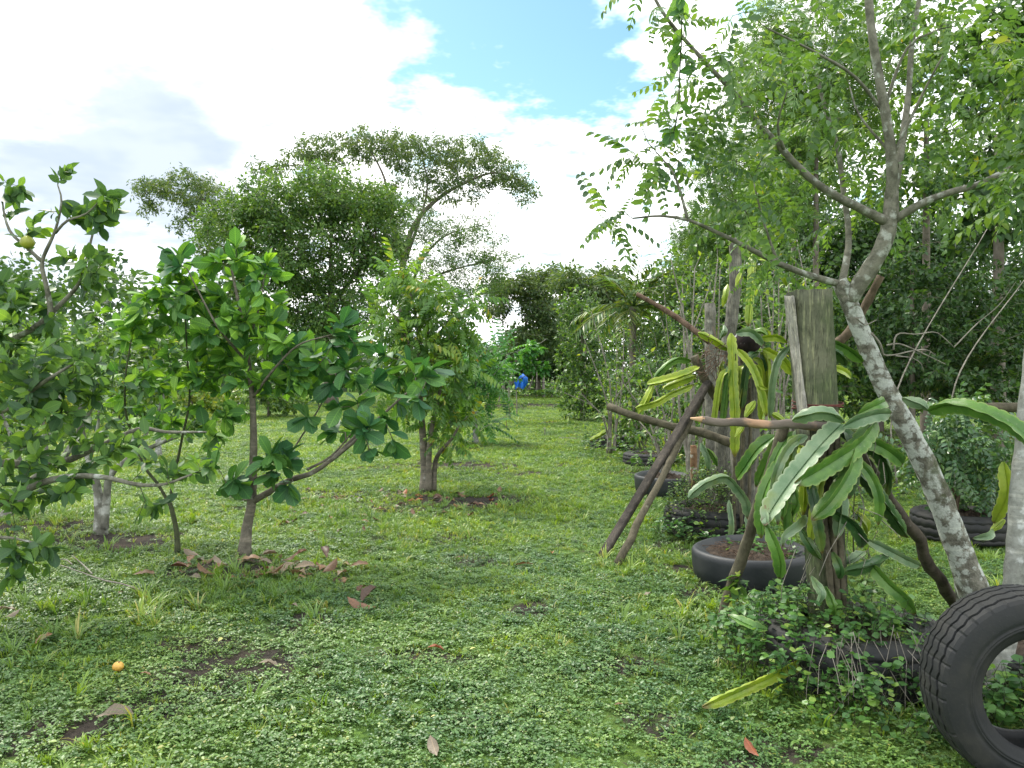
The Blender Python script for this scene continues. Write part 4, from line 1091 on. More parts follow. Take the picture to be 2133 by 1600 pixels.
def build_citrus():
    r = RandomState(51)
    # near citrus whose trunk stands outside the picture
    Y = 4.7
    L = [limb([np.array([-4.05, 5.0, -.02]), np.array([-3.95, 5.0, .45]), np.array([-3.75, 4.95, .9])], .075, .06),
         limb([np.array([-3.80, 4.95, .8]), P(-60, 1070, 4.8), P(20, 1036, 4.7), P(110, 999, 4.65), P(200, 992, 4.6), P(290, 1010, 4.55), P(345, 1008, 4.5), P(400, 988, 4.5)], .040, .006),
         limb([np.array([-3.75, 4.95, .9]), P(-40, 960, 4.9), P(100, 970, 5.0), P(194, 936, 5.1), P(289, 894, 5.2), P(345, 900, 5.2), P(430, 900, 5.2)], .042, .006),
         limb([np.array([-3.75, 4.95, .9]), P(-60, 880, 4.8), P(20, 850, 4.7), P(65, 815, 4.6), P(110, 784, 4.5), P(150, 760, 4.45)], .034, .007),
         limb([np.array([-3.75, 4.95, .9]), P(-70, 800, 4.9), P(10, 720, 4.9), P(75, 680, 4.8), P(130, 630, 4.8), P(165, 590, 4.75), P(180, 540, 4.7), P(195, 480, 4.7)], .036, .006),
         limb([P(75, 680, 4.8), P(105, 655, 4.75), P(95, 590, 4.7), P(88, 545, 4.7), P(115, 480, 4.65), P(128, 420, 4.6), P(120, 385, 4.6)], .020, .004, .05),
         limb([P(88, 545, 4.7), P(55, 515, 4.7), P(20, 480, 4.7), P(5, 420, 4.7), P(18, 388, 4.7)], .013, .004, .05),
         limb([P(115, 485, 4.65), P(140, 460, 4.6), P(180, 445, 4.6), P(215, 410, 4.55)], .010, .003, .05),
         limb([np.array([-3.95, 5.0, .45]), P(-80, 1150, 4.5), P(0, 1120, 4.4), P(70, 1130, 4.3)], .025, .005)]
    ells = [(40, 640, 90, 45, 4.8, .35, 60), (60, 730, 130, 70, 4.7, .45, 100), (60, 830, 150, 80, 4.7, .45, 110), (190, 800, 90, 70, 4.9, .4, 60), (60, 930, 140, 70, 4.7, .4, 70), (220, 930, 110, 50, 4.9, .35, 45), (340, 970, 80, 40, 4.6, .25, 26), (40, 1040, 110, 40, 4.6, .35, 40), (50, 1160, 70, 50, 4.3, .25, 34), (190, 565, 60, 50, 4.75, .25, 40), (150, 430, 70, 40, 4.6, .2, 26), (215, 450, 40, 45, 4.6, .2, 14), (20, 420, 26, 45, 4.7, .15, 14), (20, 600, 60, 50, 4.8, .3, 26), (70, 480, 30, 26, 4.7, .12, 8), (130, 1000, 120, 40, 4.6, .3, 30), (300, 1060, 50, 40, 4.6, .2, 10)]
    ells = [(a, b, c, d, y, z, int(n * 0.40)) for a, b, c, d, y, z, n in ells]
    root, crown, base, tw = make_tree('citrus_tree', 'near citrus tree at the left edge, a green-yellow orange hanging against the sky', 'tree', L, ells, M['citrus'], M['bark_citrus'], r, 'orchard trees on the left', 6, .098, CIT, 'citrus', 300,
                            twig=dict(r_max=.009, r_tip=.0018, step=.07, r_k=.007), bark2=M['bark_limb'], twig_bark=M['bark_green'], t0=.05, whorl=.10, fwd=.75, spread=.85, droop=.12, up=.7, jit=.7)
    # the fruit on it
    c = P(57, 505, 4.66); mb = MB()
    k = 20; th = np.linspace(0, math.pi, 13); prof = np.stack([np.sin(th) * .041, np.cos(th) * .0385 + .004 * np.exp(-((th) / .35) ** 2)], -1)
    a = np.arange(k) * 2 * math.pi / k
    V = np.stack([prof[:, None, 0] * np.cos(a), prof[:, None, 0] * np.sin(a), np.repeat(prof[:, 1:2], k, 1)], -1).reshape(-1, 3)
    i = np.arange(12)[:, None] * k; j = np.arange(k)[None]; f = np.stack([i + j, i + k + j, i + k + (j + 1) % k, i + (j + 1) % k], -1).reshape(-1, 4)
    mb.add(V, f); me = mb.mesh('orange', M['orange'])
    fr = empty('orange', c, 'round green-yellow orange hanging from the highest citrus shoot at left', 'fruit')
    link('peel', me, fr)
    mb = MB(); tube(mb, np.array([[0, 0, .036], [.004, .004, .06], [-.006, .0, .085]]), [.0035, .003, .003], 6); link('stalk', mb.mesh('stalk', M['bark_green']), fr)
    # citrus behind with pale forked trunk
    Y = 7.25; g = G(210, 1112)
    L = [limb([g, P(207, 1060, Y), P(202, 1015, Y), P(186, 960, Y), P(170, 900, Y), P(165, 830, Y)], .050, .022),
         limb([g + [.03, 0, .05], P(222, 1040, Y), P(230, 990, Y), P(270, 955, Y), P(330, 925, Y), P(395, 900, Y)], .045, .014),
         limb([P(186, 960, Y), P(205, 880, Y - .2), P(205, 800, Y - .3)], .022, .008), limb([P(270, 955, Y), P(330, 860, Y + .1), P(350, 780, Y + .1)], .022, .008), limb([P(170, 900, Y), P(120, 820, Y), P(90, 760, Y)], .02, .007)]
    ells = [(180, 790, 130, 90, Y, .6, 29), (300, 760, 110, 80, Y, .6, 24), (120, 720, 120, 70, Y, .6, 21), (300, 860, 110, 60, Y, .5, 16), (390, 890, 60, 40, Y, .4, 6), (230, 680, 110, 50, Y, .5, 16), (120, 880, 110, 60, Y, .5, 14), (330, 680, 80, 50, Y, .5, 12)]
    make_tree('citrus_tree', 'citrus tree with pale trunk forking near the ground, second from the left edge', 'tree', L, ells, M['citrus'], M['bark_citrus'], r, 'orchard trees on the left', 7, .095, CIT, 'citrus', 200,
              twig=dict(r_max=.010, r_tip=.002, step=.09, r_k=.007), twig_bark=M['bark_green'], t0=.05, whorl=.10, fwd=.75, spread=.85, droop=.12, up=.7, jit=.7)
    Y = 8.0; g = G(8, 1085)
    L = [limb([g, P(30, 1055, Y), P(60, 1010, Y), P(100, 975, Y), P(135, 950, Y), P(175, 880, Y), P(210, 800, Y)], .055, .02),
         limb([P(30, 1062, Y), P(50, 1020, Y), P(40, 960, Y), P(20, 900, Y)], .045, .02), limb([P(20, 900, Y), P(-20, 800, Y), P(0, 720, Y)], .02, .008), limb([P(100, 975, Y), P(90, 880, Y + .2), P(60, 780, Y + .2)], .022, .008)]
    ells = [(40, 800, 130, 100, Y, .6, 24), (160, 860, 110, 70, Y, .6, 15), (0, 700, 120, 70, Y, .6, 17), (100, 740, 110, 60, Y, .6, 15), (-80, 850, 120, 110, Y, .6, 15), (30, 930, 120, 50, Y, .5, 8)]
    make_tree('citrus_tree', 'pale grey citrus with a thick limb leaning right, at the left edge behind', 'tree', L, ells, M['citrus'], M['bark_citrus'], r, 'orchard trees on the left', 7, .095, CIT, 'citrus', 100,
              twig=dict(r_max=.010, r_tip=.002, step=.09, r_k=.007), twig_bark=M['bark_green'], t0=.05, whorl=.10, fwd=.75, spread=.85, droop=.12, up=.7, jit=.7)
    # slim trunk further back
    Y = 14; g = G(330, 958 - 7)
    Y = g[1]
    L = [limb([g, P(330, 900, Y), P(335, 830, Y), P(330, 770, Y)], .055, .02)]
    make_tree('orchard_tree', 'slim pale-trunked tree further back between the citrus and the cashew', 'tree', L, [(330, 780, 110, 60, Y, .9, 110), (300, 720, 90, 40, Y, .8, 60), (250, 820, 90, 40, Y, .8, 60)], M['scrub'], M['bark_white'], r, 'orchard trees on the left', 7, .13, LEAFY,
              twig=dict(r_max=.012, r_tip=.003, step=.2), t0=.3, jit=.5)
    # thin forked sapling
    Y = 6.4; g = G(370, 1156)
    L = [limb([g, P(368, 1110, Y), P(358, 1062, Y), P(352, 1045, Y)], .022, .018, .04), limb([P(354, 1052, Y), P(330, 1010, Y), P(300, 970, Y), P(280, 915, Y), P(262, 860, Y), P(262, 780, Y - .1), P(275, 700, Y - .1)], .014, .006, .05),
         limb([P(354, 1052, Y), P(360, 1005, Y), P(372, 950, Y), P(380, 910, Y), P(395, 830, Y), P(390, 740, Y), P(385, 640, Y)], .014, .005, .05)]
    ells = [(290, 690, 80, 70, Y, .4, 12), (390, 650, 70, 60, Y, .4, 11), (300, 790, 90, 60, Y, .4, 13), (400, 760, 70, 60, Y, .4, 9), (350, 610, 60, 40, Y, .35, 6), (350, 870, 110, 40, Y, .35, 11), (420, 930, 50, 30, Y, .3, 3)]
    make_tree('forked_sapling', 'thin dark-stemmed sapling forking low, left of the cashew trunk', 'tree', L, ells, M['cashew'], M['bark_green'], r, 'orchard trees on the left', 7, .125, ELL, 'ell', 260, twig=dict(r_max=.007, r_tip=.0022, step=.07), t0=.25, whorl=.35, fwd=.75, spread=.85, droop=.1, up=.8, jit=.6)


def build_cashew():
    r = RandomState(61)
    Y = 6.35; g = G(509, 1162)
    L = [limb([g, P(514, 1100, Y), P(524, 1050, Y), P(527, 980, Y), P(528, 900, Y), P(525, 820, Y), P(515, 740, Y), P(500, 650, Y), P(482, 560, Y)], .046, .010, .06),
         limb([P(526, 1045, Y), P(555, 1028, Y - .05), P(600, 1002, Y - .15), P(650, 985, Y - .25), P(690, 958, Y - .3), P(720, 935, Y - .35), P(755, 905, Y - .4)], .030, .013, .05),
         limb([P(690, 958, Y - .3), P(740, 910, Y - .2), P(790, 870, Y - .15), P(840, 825, Y - .1), P(880, 790, Y - .1)], .016, .006, .05),
         limb([P(640, 978, Y - .2), P(690, 950, Y - .1), P(735, 900, Y)], .012, .006, .05),
         limb([P(526, 1042, Y), P(495, 1040, Y - .1), P(478, 1030, Y - .1), P(470, 1005, Y - .15)], .008, .004, .04),
         limb([P(527, 1000, Y), P(560, 985, Y - .2), P(575, 968, Y - .3)], .010, .006, .04),
         limb([P(610, 938, Y + .1), P(640, 890, Y + .1), P(665, 850, Y + .1), P(690, 800, Y)], .008, .005, .05),
         limb([P(525, 830, Y), P(570, 770, Y - .2), P(620, 720, Y - .2), P(680, 700, Y - .2)], .014, .005, .06),
         limb([P(520, 760, Y), P(460, 690, Y - .2), P(420, 620, Y - .2), P(390, 560, Y - .2)], .014, .005, .06),
         limb([P(515, 720, Y), P(540, 640, Y - .1), P(550, 580, Y - .1)], .012, .005, .06)]
    def whorls(sp, n, rad):
        out = []
        for px, py, dY in sp:
            c = P(px, py, Y + dY); out.append(c)
        return np.array(out)
    # the leaf rosettes on the low right branch, one by one as they stand
    spots = [(575, 985, -.35), (490, 1000, -.15), (600, 950, -.3), (640, 870, 0), (690, 800, -.1), (720, 770, -.2), (760, 900, -.45), (700, 850, -.3), (745, 840, -.3), (800, 875, -.25), (780, 800, -.2), (830, 840, -.1), (885, 785, -.1), (850, 760, 0), (870, 830, -.3), (800, 740, 0), (740, 720, -.1), (690, 720, -.2), (660, 760, -.2), (820, 920, -.3), (770, 940, -.4), (740, 790, .2), (830, 790, .2), (600, 1015, -.3), (560, 960, -.35), (650, 810, .2), (600, 760, .1), (700, 900, .1), (620, 720, -.1)]
    tips = whorls(spots, 1, 0)
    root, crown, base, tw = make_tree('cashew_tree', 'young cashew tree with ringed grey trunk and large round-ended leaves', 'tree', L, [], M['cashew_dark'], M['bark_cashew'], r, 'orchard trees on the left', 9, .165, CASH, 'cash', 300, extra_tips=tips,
              twig=dict(r_max=.008, r_tip=.004, step=.07), t0=.55, whorl=.55, fwd=.55, spread=1.0, droop=.05, up=.7, jit=.5)
    # upper crown: brighter younger leaves
    ells = [(470, 545, 45, 42, Y, .25, 9), (560, 580, 50, 40, Y, .3, 6), (430, 620, 90, 55, Y, .4, 20), (540, 650, 80, 55, Y, .4, 18), (470, 700, 110, 50, Y, .45, 24), (600, 720, 90, 45, Y, .4, 14), (380, 570, 40, 30, Y, .3, 5), (560, 790, 90, 40, Y, .4, 14), (460, 790, 80, 40, Y, .4, 13), (470, 860, 70, 30, Y, .35, 6), (640, 780, 60, 40, Y, .3, 8), (340, 640, 70, 50, Y, .4, 9)]
    tips = ell_tips(ells, r, .45); twigs = grow(L, tips, r, r_max=.009, r_tip=.003, step=.08)
    mb = MB()
    for C, R in twigs: tube(mb, C, R, 4, 1, .5, cap=False)
    Pp, D, N, S = scatter(twigs, 7, .142, r, t0=.35, whorl=.45, fwd=.85, spread=.8, droop=-.1, up=.7, jit=.6)
    which = r.randint(0, 3, len(Pp)); rnd = r.rand(len(Pp))
    sc = S / Pp[:, 1]; ind = np.zeros(len(Pp), bool); ind[np.argsort(-sc)[:280]] = True
    for q in range(3):
        s = (which == q) & ~ind; add_leaves(mb, ELL[q], Pp[s], D[s], N[s], S[s], rnd[s])
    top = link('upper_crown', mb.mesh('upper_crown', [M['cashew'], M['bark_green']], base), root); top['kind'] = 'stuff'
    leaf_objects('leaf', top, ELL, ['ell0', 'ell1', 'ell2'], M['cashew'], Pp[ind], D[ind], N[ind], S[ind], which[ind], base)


def build_middle():
    r = RandomState(71)
    Y = 10.2; g = G(886, 1018)
    SPR = [pinnate_tpl(6, .36, .19, arch=.25, seed=300 + i, hang=.55, ang=58, tpl=leaf_tpl(.19, .45, .3, .35, 2, blunt=.7), start=.2, taper=.35) for i in range(4)]
    L = [limb([g, P(884, 960, Y), P(880, 900, Y), P(876, 840, Y), P(870, 770, Y), P(872, 700, Y), P(862, 640, Y), P(848, 580, Y)], .062, .012, .1),
         limb([g + [.10, .02, .02], P(906, 970, Y), P(914, 945, Y - .1), P(940, 915, Y - .2), P(960, 880, Y - .2)], .045, .012, .08), limb([g + [.05, -.03, .02], P(893, 960, Y - .1), P(898, 900, Y - .1), P(915, 820, Y - .1), P(930, 740, Y)], .05, .012, .1),
         limb([P(868, 700, Y), P(900, 690, Y), P(940, 665, Y), P(975, 640, Y)], .02, .006), limb([P(876, 800, Y), P(820, 740, Y - .1), P(780, 680, Y - .1)], .02, .006), limb([P(872, 760, Y), P(840, 690, Y - .2), P(810, 640, Y - .2)], .02, .006), limb([P(880, 880, Y), P(840, 840, Y - .2), P(810, 810, Y - .2)], .018, .006)]
    ells = [(854, 590, 51, 45, Y, .5, 31), (897, 640, 63, 50, Y, .7, 47), (811, 690, 42, 50, Y, .6, 31), (863, 710, 63, 60, Y, .7, 54), (940, 690, 55, 55, Y, .7, 40), (880, 790, 76, 55, Y, .7, 47), (949, 780, 51, 60, Y, .6, 33), (828, 790, 46, 55, Y, .6, 22), (923, 860, 63, 50, Y, .6, 23), (863, 850, 51, 40, Y, .6, 12), (949, 900, 51, 40, Y, .6, 14), (975, 650, 25, 40, Y, .4, 8), (794, 630, 25, 40, Y, .4, 6), (790, 800, 25, 30, Y, .4, 4)]
    make_tree('multi_stem_tree', 'bushy fruit tree with several grey stems in the middle of the lawn', 'tree', L, ells, M['annona'], M['bark_cashew'], r, None, 2, .31, SPR, 'spray', 300, leaf_name='leaf_spray',
              twig=dict(r_max=.014, r_tip=.0025, step=.12), t0=.5, whorl=.3, fwd=.9, spread=.6, droop=.05, up=1.0, jit=.35)


def build_sapling():
    r = RandomState(81)
    PIN = [pinnate_tpl(9, .20, .2, arch=.32, seed=320 + i, hang=.35, ang=66, tpl=leaf_tpl(.2, .45, .2, .2, 2)) for i in range(4)]
    g = G(991, 926); Y = g[1]
    L = [limb([g, P(990, 880, Y), P(991, 820, Y), P(995, 770, Y), P(1003, 735, Y)], .055, .022, .15), limb([P(991, 815, Y), P(1020, 790, Y), P(1050, 755, Y)], .02, .008), limb([P(992, 800, Y), P(965, 775, Y), P(950, 745, Y)], .02, .008), limb([P(990, 905, Y), P(1008, 890, Y), P(1022, 884, Y)], .012, .006)]
    ells = [(1000, 745, 45, 26, Y, .5, 20), (1025, 780, 36, 30, Y, .5, 14), (970, 780, 40, 30, Y, .5, 18), (995, 815, 45, 20, Y, .5, 12), (1015, 885, 14, 8, Y, .2, 5), (960, 830, 40, 20, Y, .4, 6)]
    make_tree('pinnate_sapling', 'slender pale-stemmed sapling with long feather leaves left of the blue shirt', 'tree', L, ells, M['sapling'], M['bark_white'], r, None, 3, .62, PIN, 'pin', 280, leaf_name='feather_leaf', twig=dict(r_max=.012, r_tip=.004, step=.2), t0=.5, whorl=.6, fwd=.5, spread=1.0, droop=.0, up=1.2, jit=.3)
    Y = 24; g = np.array([(1062 - CX) / F * Y, Y, 0])
    L = [limb([g, P(1060, 820, Y), P(1065, 790, Y), P(1095, 740, Y), P(1138, 706, Y)], .035, .008, .15), limb([P(1063, 800, Y), P(1100, 780, Y), P(1128, 765, Y)], .015, .006)]
    make_tree('pinnate_sapling', 'thin sapling behind, reaching one leafy shoot right over the blue shirt', 'tree', L, [(1090, 750, 40, 26, Y, .4, 34), (1115, 725, 22, 20, Y, .3, 20), (1120, 772, 26, 12, Y, .3, 16), (1050, 770, 40, 20, Y, .4, 20)], M['sapling'], M['bark_grey'], r, None, 6, .2, LEAFY, twig=dict(r_max=.01, r_tip=.004, step=.2), flare=False)


def build_big_right():
    r = RandomState(91)
    PIN = [pinnate_tpl(6, .235, .24, arch=.30, seed=340 + i, hang=.45, ang=64, tpl=leaf_tpl(.25, .45, .25, .22, 2, blunt=.85), start=.22, taper=.3) for i in range(6)]
    Y = 4.6; g = np.array([(2062 - CX) / F * 4.62, 4.62, 0.0])
    fork = P(1760, 612, 4.6)
    L = [limb([g, P(2030, 1235, 4.6), P(1985, 1110, 4.6), P(1935, 985, 4.6), P(1883, 880, 4.6), P(1835, 790, 4.6), P(1793, 690, 4.6), P(1765, 620, 4.6), P(1748, 585, 4.6)], .086, .048, .07),
         limb([P(1768, 625, 4.6), P(1795, 585, 4.55), P(1835, 520, 4.5), P(1853, 465, 4.5), P(1857, 400, 4.5)], .052, .040, .06),
         limb([P(1855, 425, 4.5), P(1857, 330, 4.45), P(1838, 200, 4.4), P(1816, 70, 4.35), P(1806, -60, 4.3), P(1798, -170, 4.3)], .033, .018, .07),
         limb([P(1855, 440, 4.5), P(1876, 320, 4.6), P(1893, 190, 4.7), P(1900, 90, 4.75), P(1925, -60, 4.8)], .025, .013, .07),
         limb([P(1852, 465, 4.5), P(1800, 438, 4.45), P(1735, 405, 4.4), P(1680, 365, 4.35), P(1635, 318, 4.3), P(1585, 262, 4.3), P(1530, 195, 4.25), P(1460, 120, 4.2), P(1390, 40, 4.2), P(1355, -20, 4.2)], .029, .008, .07),
         limb([P(1858, 462, 4.5), P(1905, 432, 4.45), P(1965, 405, 4.4), P(2035, 385, 4.35), P(2110, 348, 4.3), P(2220, 290, 4.25)], .025, .011, .07),
         limb([P(1750, 592, 4.6), P(1690, 575, 4.5), P(1620, 548, 4.4), P(1550, 512, 4.3), P(1480, 478, 4.25), P(1432, 458, 4.2), P(1375, 450, 4.15), P(1318, 455, 4.1)], .023, .005, .07),
         limb([P(1432, 458, 4.2), P(1420, 410, 4.2), P(1402, 360, 4.2), P(1370, 320, 4.2)], .010, .004, .05),
         limb([P(1752, 600, 4.65), P(1768, 500, 4.8), P(1757, 400, 4.9), P(1745, 310, 4.95), P(1715, 210, 5.0), P(1690, 110, 5.05)], .024, .010, .07),
         limb([P(1845, 240, 4.45), P(1780, 160, 4.3), P(1700, 110, 4.2), P(1600, 60, 4.1)], .012, .005), limb([P(1842, 225, 4.45), P(1890, 100, 4.3), P(1960, 60, 4.2)], .012, .005), limb([P(1857, 330, 4.45), P(1930, 180, 4.3), P(1965, 115, 4.2)], .012, .005), limb([P(1856, 320, 4.45), P(1790, 240, 4.5), P(1770, 180, 4.5)], .010, .004),
         limb([P(1635, 318, 4.3), P(1620, 260, 4.2), P(1640, 190, 4.1)], .010, .004), limb([P(1620, 548, 4.4), P(1590, 460, 4.4), P(1570, 380, 4.4)], .010, .004)]
    ells = [(1400, 30, 60, 50, 4.20, 0.30, 3), (1470, 120, 70, 60, 4.20, 0.40, 9), (1560, 190, 80, 70, 4.30, 0.40, 11), (1440, 250, 90, 60, 4.20, 0.35, 10), (1370, 310, 60, 50, 4.20, 0.30, 6), (1500, 330, 90, 60, 4.30, 0.40, 11), (1280, 470, 34, 26, 4.10, 0.15, 3), (1330, 330, 40, 40, 4.20, 0.20, 3), (1600, 380, 90, 70, 4.95, 0.44, 11), (1540, 450, 80, 50, 4.30, 0.40, 9), (1650, 490, 70, 50, 4.95, 0.44, 8), (1690, 250, 90, 80, 4.95, 0.55, 13), (1650, 110, 100, 70, 4.75, 0.55, 11), (1760, 90, 80, 70, 4.85, 0.55, 10), (1780, 280, 60, 80, 5.05, 0.44, 8), (1900, 60, 90, 60, 4.85, 0.55, 11), (1960, 150, 100, 80, 4.85, 0.55, 13), (1960, 290, 90, 70, 4.85, 0.55, 11), (2050, 230, 90, 90, 4.85, 0.55, 13), (2090, 380, 70, 60, 4.85, 0.44, 8), (1950, 430, 80, 30, 4.85, 0.39, 5), (2080, 80, 70, 70, 4.85, 0.55, 8), (1720, 570, 50, 26, 4.95, 0.28, 3), (1740, 450, 60, 60, 5.05, 0.39, 5), (1880, 350, 50, 60, 4.95, 0.44, 5), (1600, 560, 50, 26, 4.85, 0.28, 3), (1840, -80, 200, 80, 4.85, 0.66, 16), (2180, 250, 60, 150, 4.85, 0.55, 10), (1990, 390, 40, 40, 4.75, 0.33, 3)]
    make_tree('leaning_tree', 'pale lichen-covered leaning tree with feather-shaped leaves at right', 'tree', L, ells, M['gliri'], M['bark_pale'], r, None, 3, .25, PIN, 'gliri', 300, leaf_name='feather_leaf', twig=dict(r_max=.007, r_tip=.0018, step=.09), bark2=M['bark_limb'], twig_bark=M['bark_green'], t0=.4, whorl=.2, fwd=.7, spread=.9, droop=.15, up=1.1, jit=.4)
    # broader leaves at the top left of its crown
    # second pale trunk at the right edge, standing behind the upright tyre
    g2 = np.array([(2066 - CX) / F * 3.5, 3.5, 0.0])
    L = [limb([g2, P(2078, 1430, 3.5), P(2100, 1300, 3.5), P(2113, 1180, 3.5), P(2124, 1020, 3.5), P(2138, 860, 3.55), P(2160, 640, 3.6), P(2180, 400, 3.6)], .046, .030, .07)]
    make_tree('whitewashed_tree', 'slim whitewashed trunk at the right edge behind the upright tyre', 'tree', L, [(2200, 350, 60, 120, 3.6, .4, 40), (2180, 150, 60, 80, 3.6, .4, 20)], M['gliri'], M['bark_white'], r, None, 3, .27, PIN, 'gliri', 60, leaf_name='feather_leaf', twig=dict(r_max=.008, r_tip=.002, step=.1), twig_bark=M['bark_green'])
    # thin stem beside the leaning trunk
    g3 = np.array([(2005 - CX) / F * 4.72, 4.72, 0.0])
    stick('side_stem_sucker', 'thin pale stem rising close beside the leaning trunk', 'sapling', g3, P(1975, 1090, 4.72), .026, .020, M['bark_pale'], mid=[P(1990, 1180, 4.72)])
    # dead pale twigs off the trunk
    root = empty('dead_branch', P(1825, 695, 4.5), 'bare pale crooked dead branch right of the leaning trunk', 'branch')
    base = P(1825, 695, 4.5)
    for pts, r0 in [([(1822, 692), (1848, 715), (1858, 735), (1868, 738), (1900, 735), (1935, 728), (1980, 724), (2008, 735)], .007), ([(1858, 735), (1862, 712), (1875, 700), (1910, 702), (1950, 697), (1970, 705), (2000, 730)], .0055), ([(1850, 718), (1880, 715), (1920, 728), (1955, 742), (1992, 757)], .006), ([(1868, 740), (1900, 745), (1915, 758), (1918, 772)], .004), ([(1940, 738), (1946, 755), (1960, 758)], .003), ([(1785, 668), (1805, 678), (1822, 680), (1855, 668)], .006), ([(1990, 728), (2040, 680), (2090, 640), (2130, 590)], .004)]:
        C = catmull(np.array(PL(pts, 4.45)), .04) + RandomState(int(pts[0][0])).normal(size=(1, 3)) * .01
        C[:, 1] += np.linspace(0, r.uniform(-.3, .3), len(C)); mb = MB(); tube(mb, C, np.linspace(r0, r0 * .35, len(C)), 6, 0, .5, .08, r)
        link('twig', mb.mesh('twig', M['bark_grey'], base), root)


build_citrus()
build_cashew()
build_middle()
build_sapling()
build_big_right()


# ------------------------------------------------------------------ tyres
def lathe(mb, prof, k=64, mat=0, zig=None, rough=0.0, rng=None, close=False):
    """prof: (r, z) list revolved about Z; zig(i, ang) -> extra z per profile point"""
    prof = np.asarray(prof, float); m = len(prof); a = np.arange(k) * 2 * math.pi / k
    Rr = np.repeat(prof[:, :1], k, 1); Zz = np.repeat(prof[:, 1:2], k, 1)
    if zig is not None:
        dz, dr = zig(m, a); Zz = Zz + dz; Rr = Rr + dr
    V = np.stack([Rr * np.cos(a), Rr * np.sin(a), Zz], -1).reshape(-1, 3)
    n = m if close else m - 1
    i = (np.arange(n)[:, None] * k); i2 = ((np.arange(n) + 1) % m)[:, None] * k; j = np.arange(k)[None]
    f = np.stack([i + j, i + (j + 1) % k, i2 + (j + 1) % k, i2 + j], -1).reshape(-1, 4)
    uv = np.stack([np.tile(a / 6.283, m), np.repeat(np.linspace(0, 1, m), k)], -1)
    mb.add(V, f, mat, .5, uv)


def tread_parts(R, w, r_in, k=168, grooves=4, depth=.011, worn=.5):
    """tread body with zigzag grooves and the two sidewalls"""
    hw = w / 2
    prof = []; kind = []
    tw = hw * .80
    gx = np.linspace(-tw * .72, tw * .72, grooves)
    xs = [(-tw, 0)]
    for g in gx: xs += [(g - .0060, 0), (g - .0045, 1), (g + .0045, 1), (g + .0060, 0)]
    xs += [(tw, 0)]
    gid = []
    for x, dn in xs:
        crown = R - .010 * (x / tw) ** 2
        prof.append((crown - depth * dn, x)); gid.append(0 if abs(x) >= tw - 1e-6 else 1)
    prof = np.array(prof); gid = np.array(gid)
    body = np.vstack([[(R - .022, -tw - .010)], prof, [(R - .022, tw + .010)]]); gid = np.concatenate([[0], gid, [0]])
    side = [(R - .022, tw + .010), (R - .045, hw * .97), (R - .075, hw * 1.0), (R - .085, hw * 1.0), (R - .088, hw * .985), (R - .098, hw * .985), (R - .099, hw * 1.0), (R - .103, hw * 1.0), (R - .104, hw * .985), (r_in + .048, hw * .985), (r_in + .046, hw * 1.0), (r_in + .040, hw * .995), (r_in + .038, hw * .965), (r_in + .030, hw * .93), (r_in + .012, hw * .86), (r_in, hw * .78), (r_in + .004, hw * .66), (r_in + .03, hw * .60), (R - .06, hw * .80), (R - .035, hw * .45), (R - .030, 0)]
    return body, gid, side


def upright_tyre():
    c = np.array([1.905, 2.84, .352]); R, w, r_in = .358, .225, .205
    root = empty('tyre', c * [1, 1, 0], 'worn black tyre standing upright at the lower right corner', 'tyre')
    body, gid, side = tread_parts(R, w, r_in)
    k = 288
    def zig(m, a):
        tri = np.abs(((a * 34 / 6.28318) % 1.0) - .5) * 4 - 1
        dz = gid[:, None] * tri[None] * .0065
        # cross cuts in the blocks
        ph = (a * 34 / 6.28318) % 1.0
        cut = ((ph > .44) & (ph < .53)).astype(float)
        dr = -np.repeat(cut[None], m, 0) * gid[:, None] * .0022
        sh = np.zeros((m, len(a))); sh[0] = sh[-1] = -cut * .006; sh[1] = sh[-2] = -cut * .005
        return dz, dr + sh
    rot = Matrix.Rotation(math.radians(-6), 4, 'Z') @ Matrix.Rotation(math.radians(90), 4, 'X') @ Matrix.Rotation(math.radians(2), 4, 'Y')
    parts = [('tread', body, zig), ('sidewall', side, None), ('sidewall', [(r, -z) for r, z in side][::-1], None)]
    for nm, prof, zg in parts:
        mb = MB(); lathe(mb, prof, k if zg else 96, 0, zg)
        me = mb.mesh(nm, M['rubber'], smooth=zg is None); me.transform(rot)
        o = link(nm, me, root, (0, 0, c[2]))


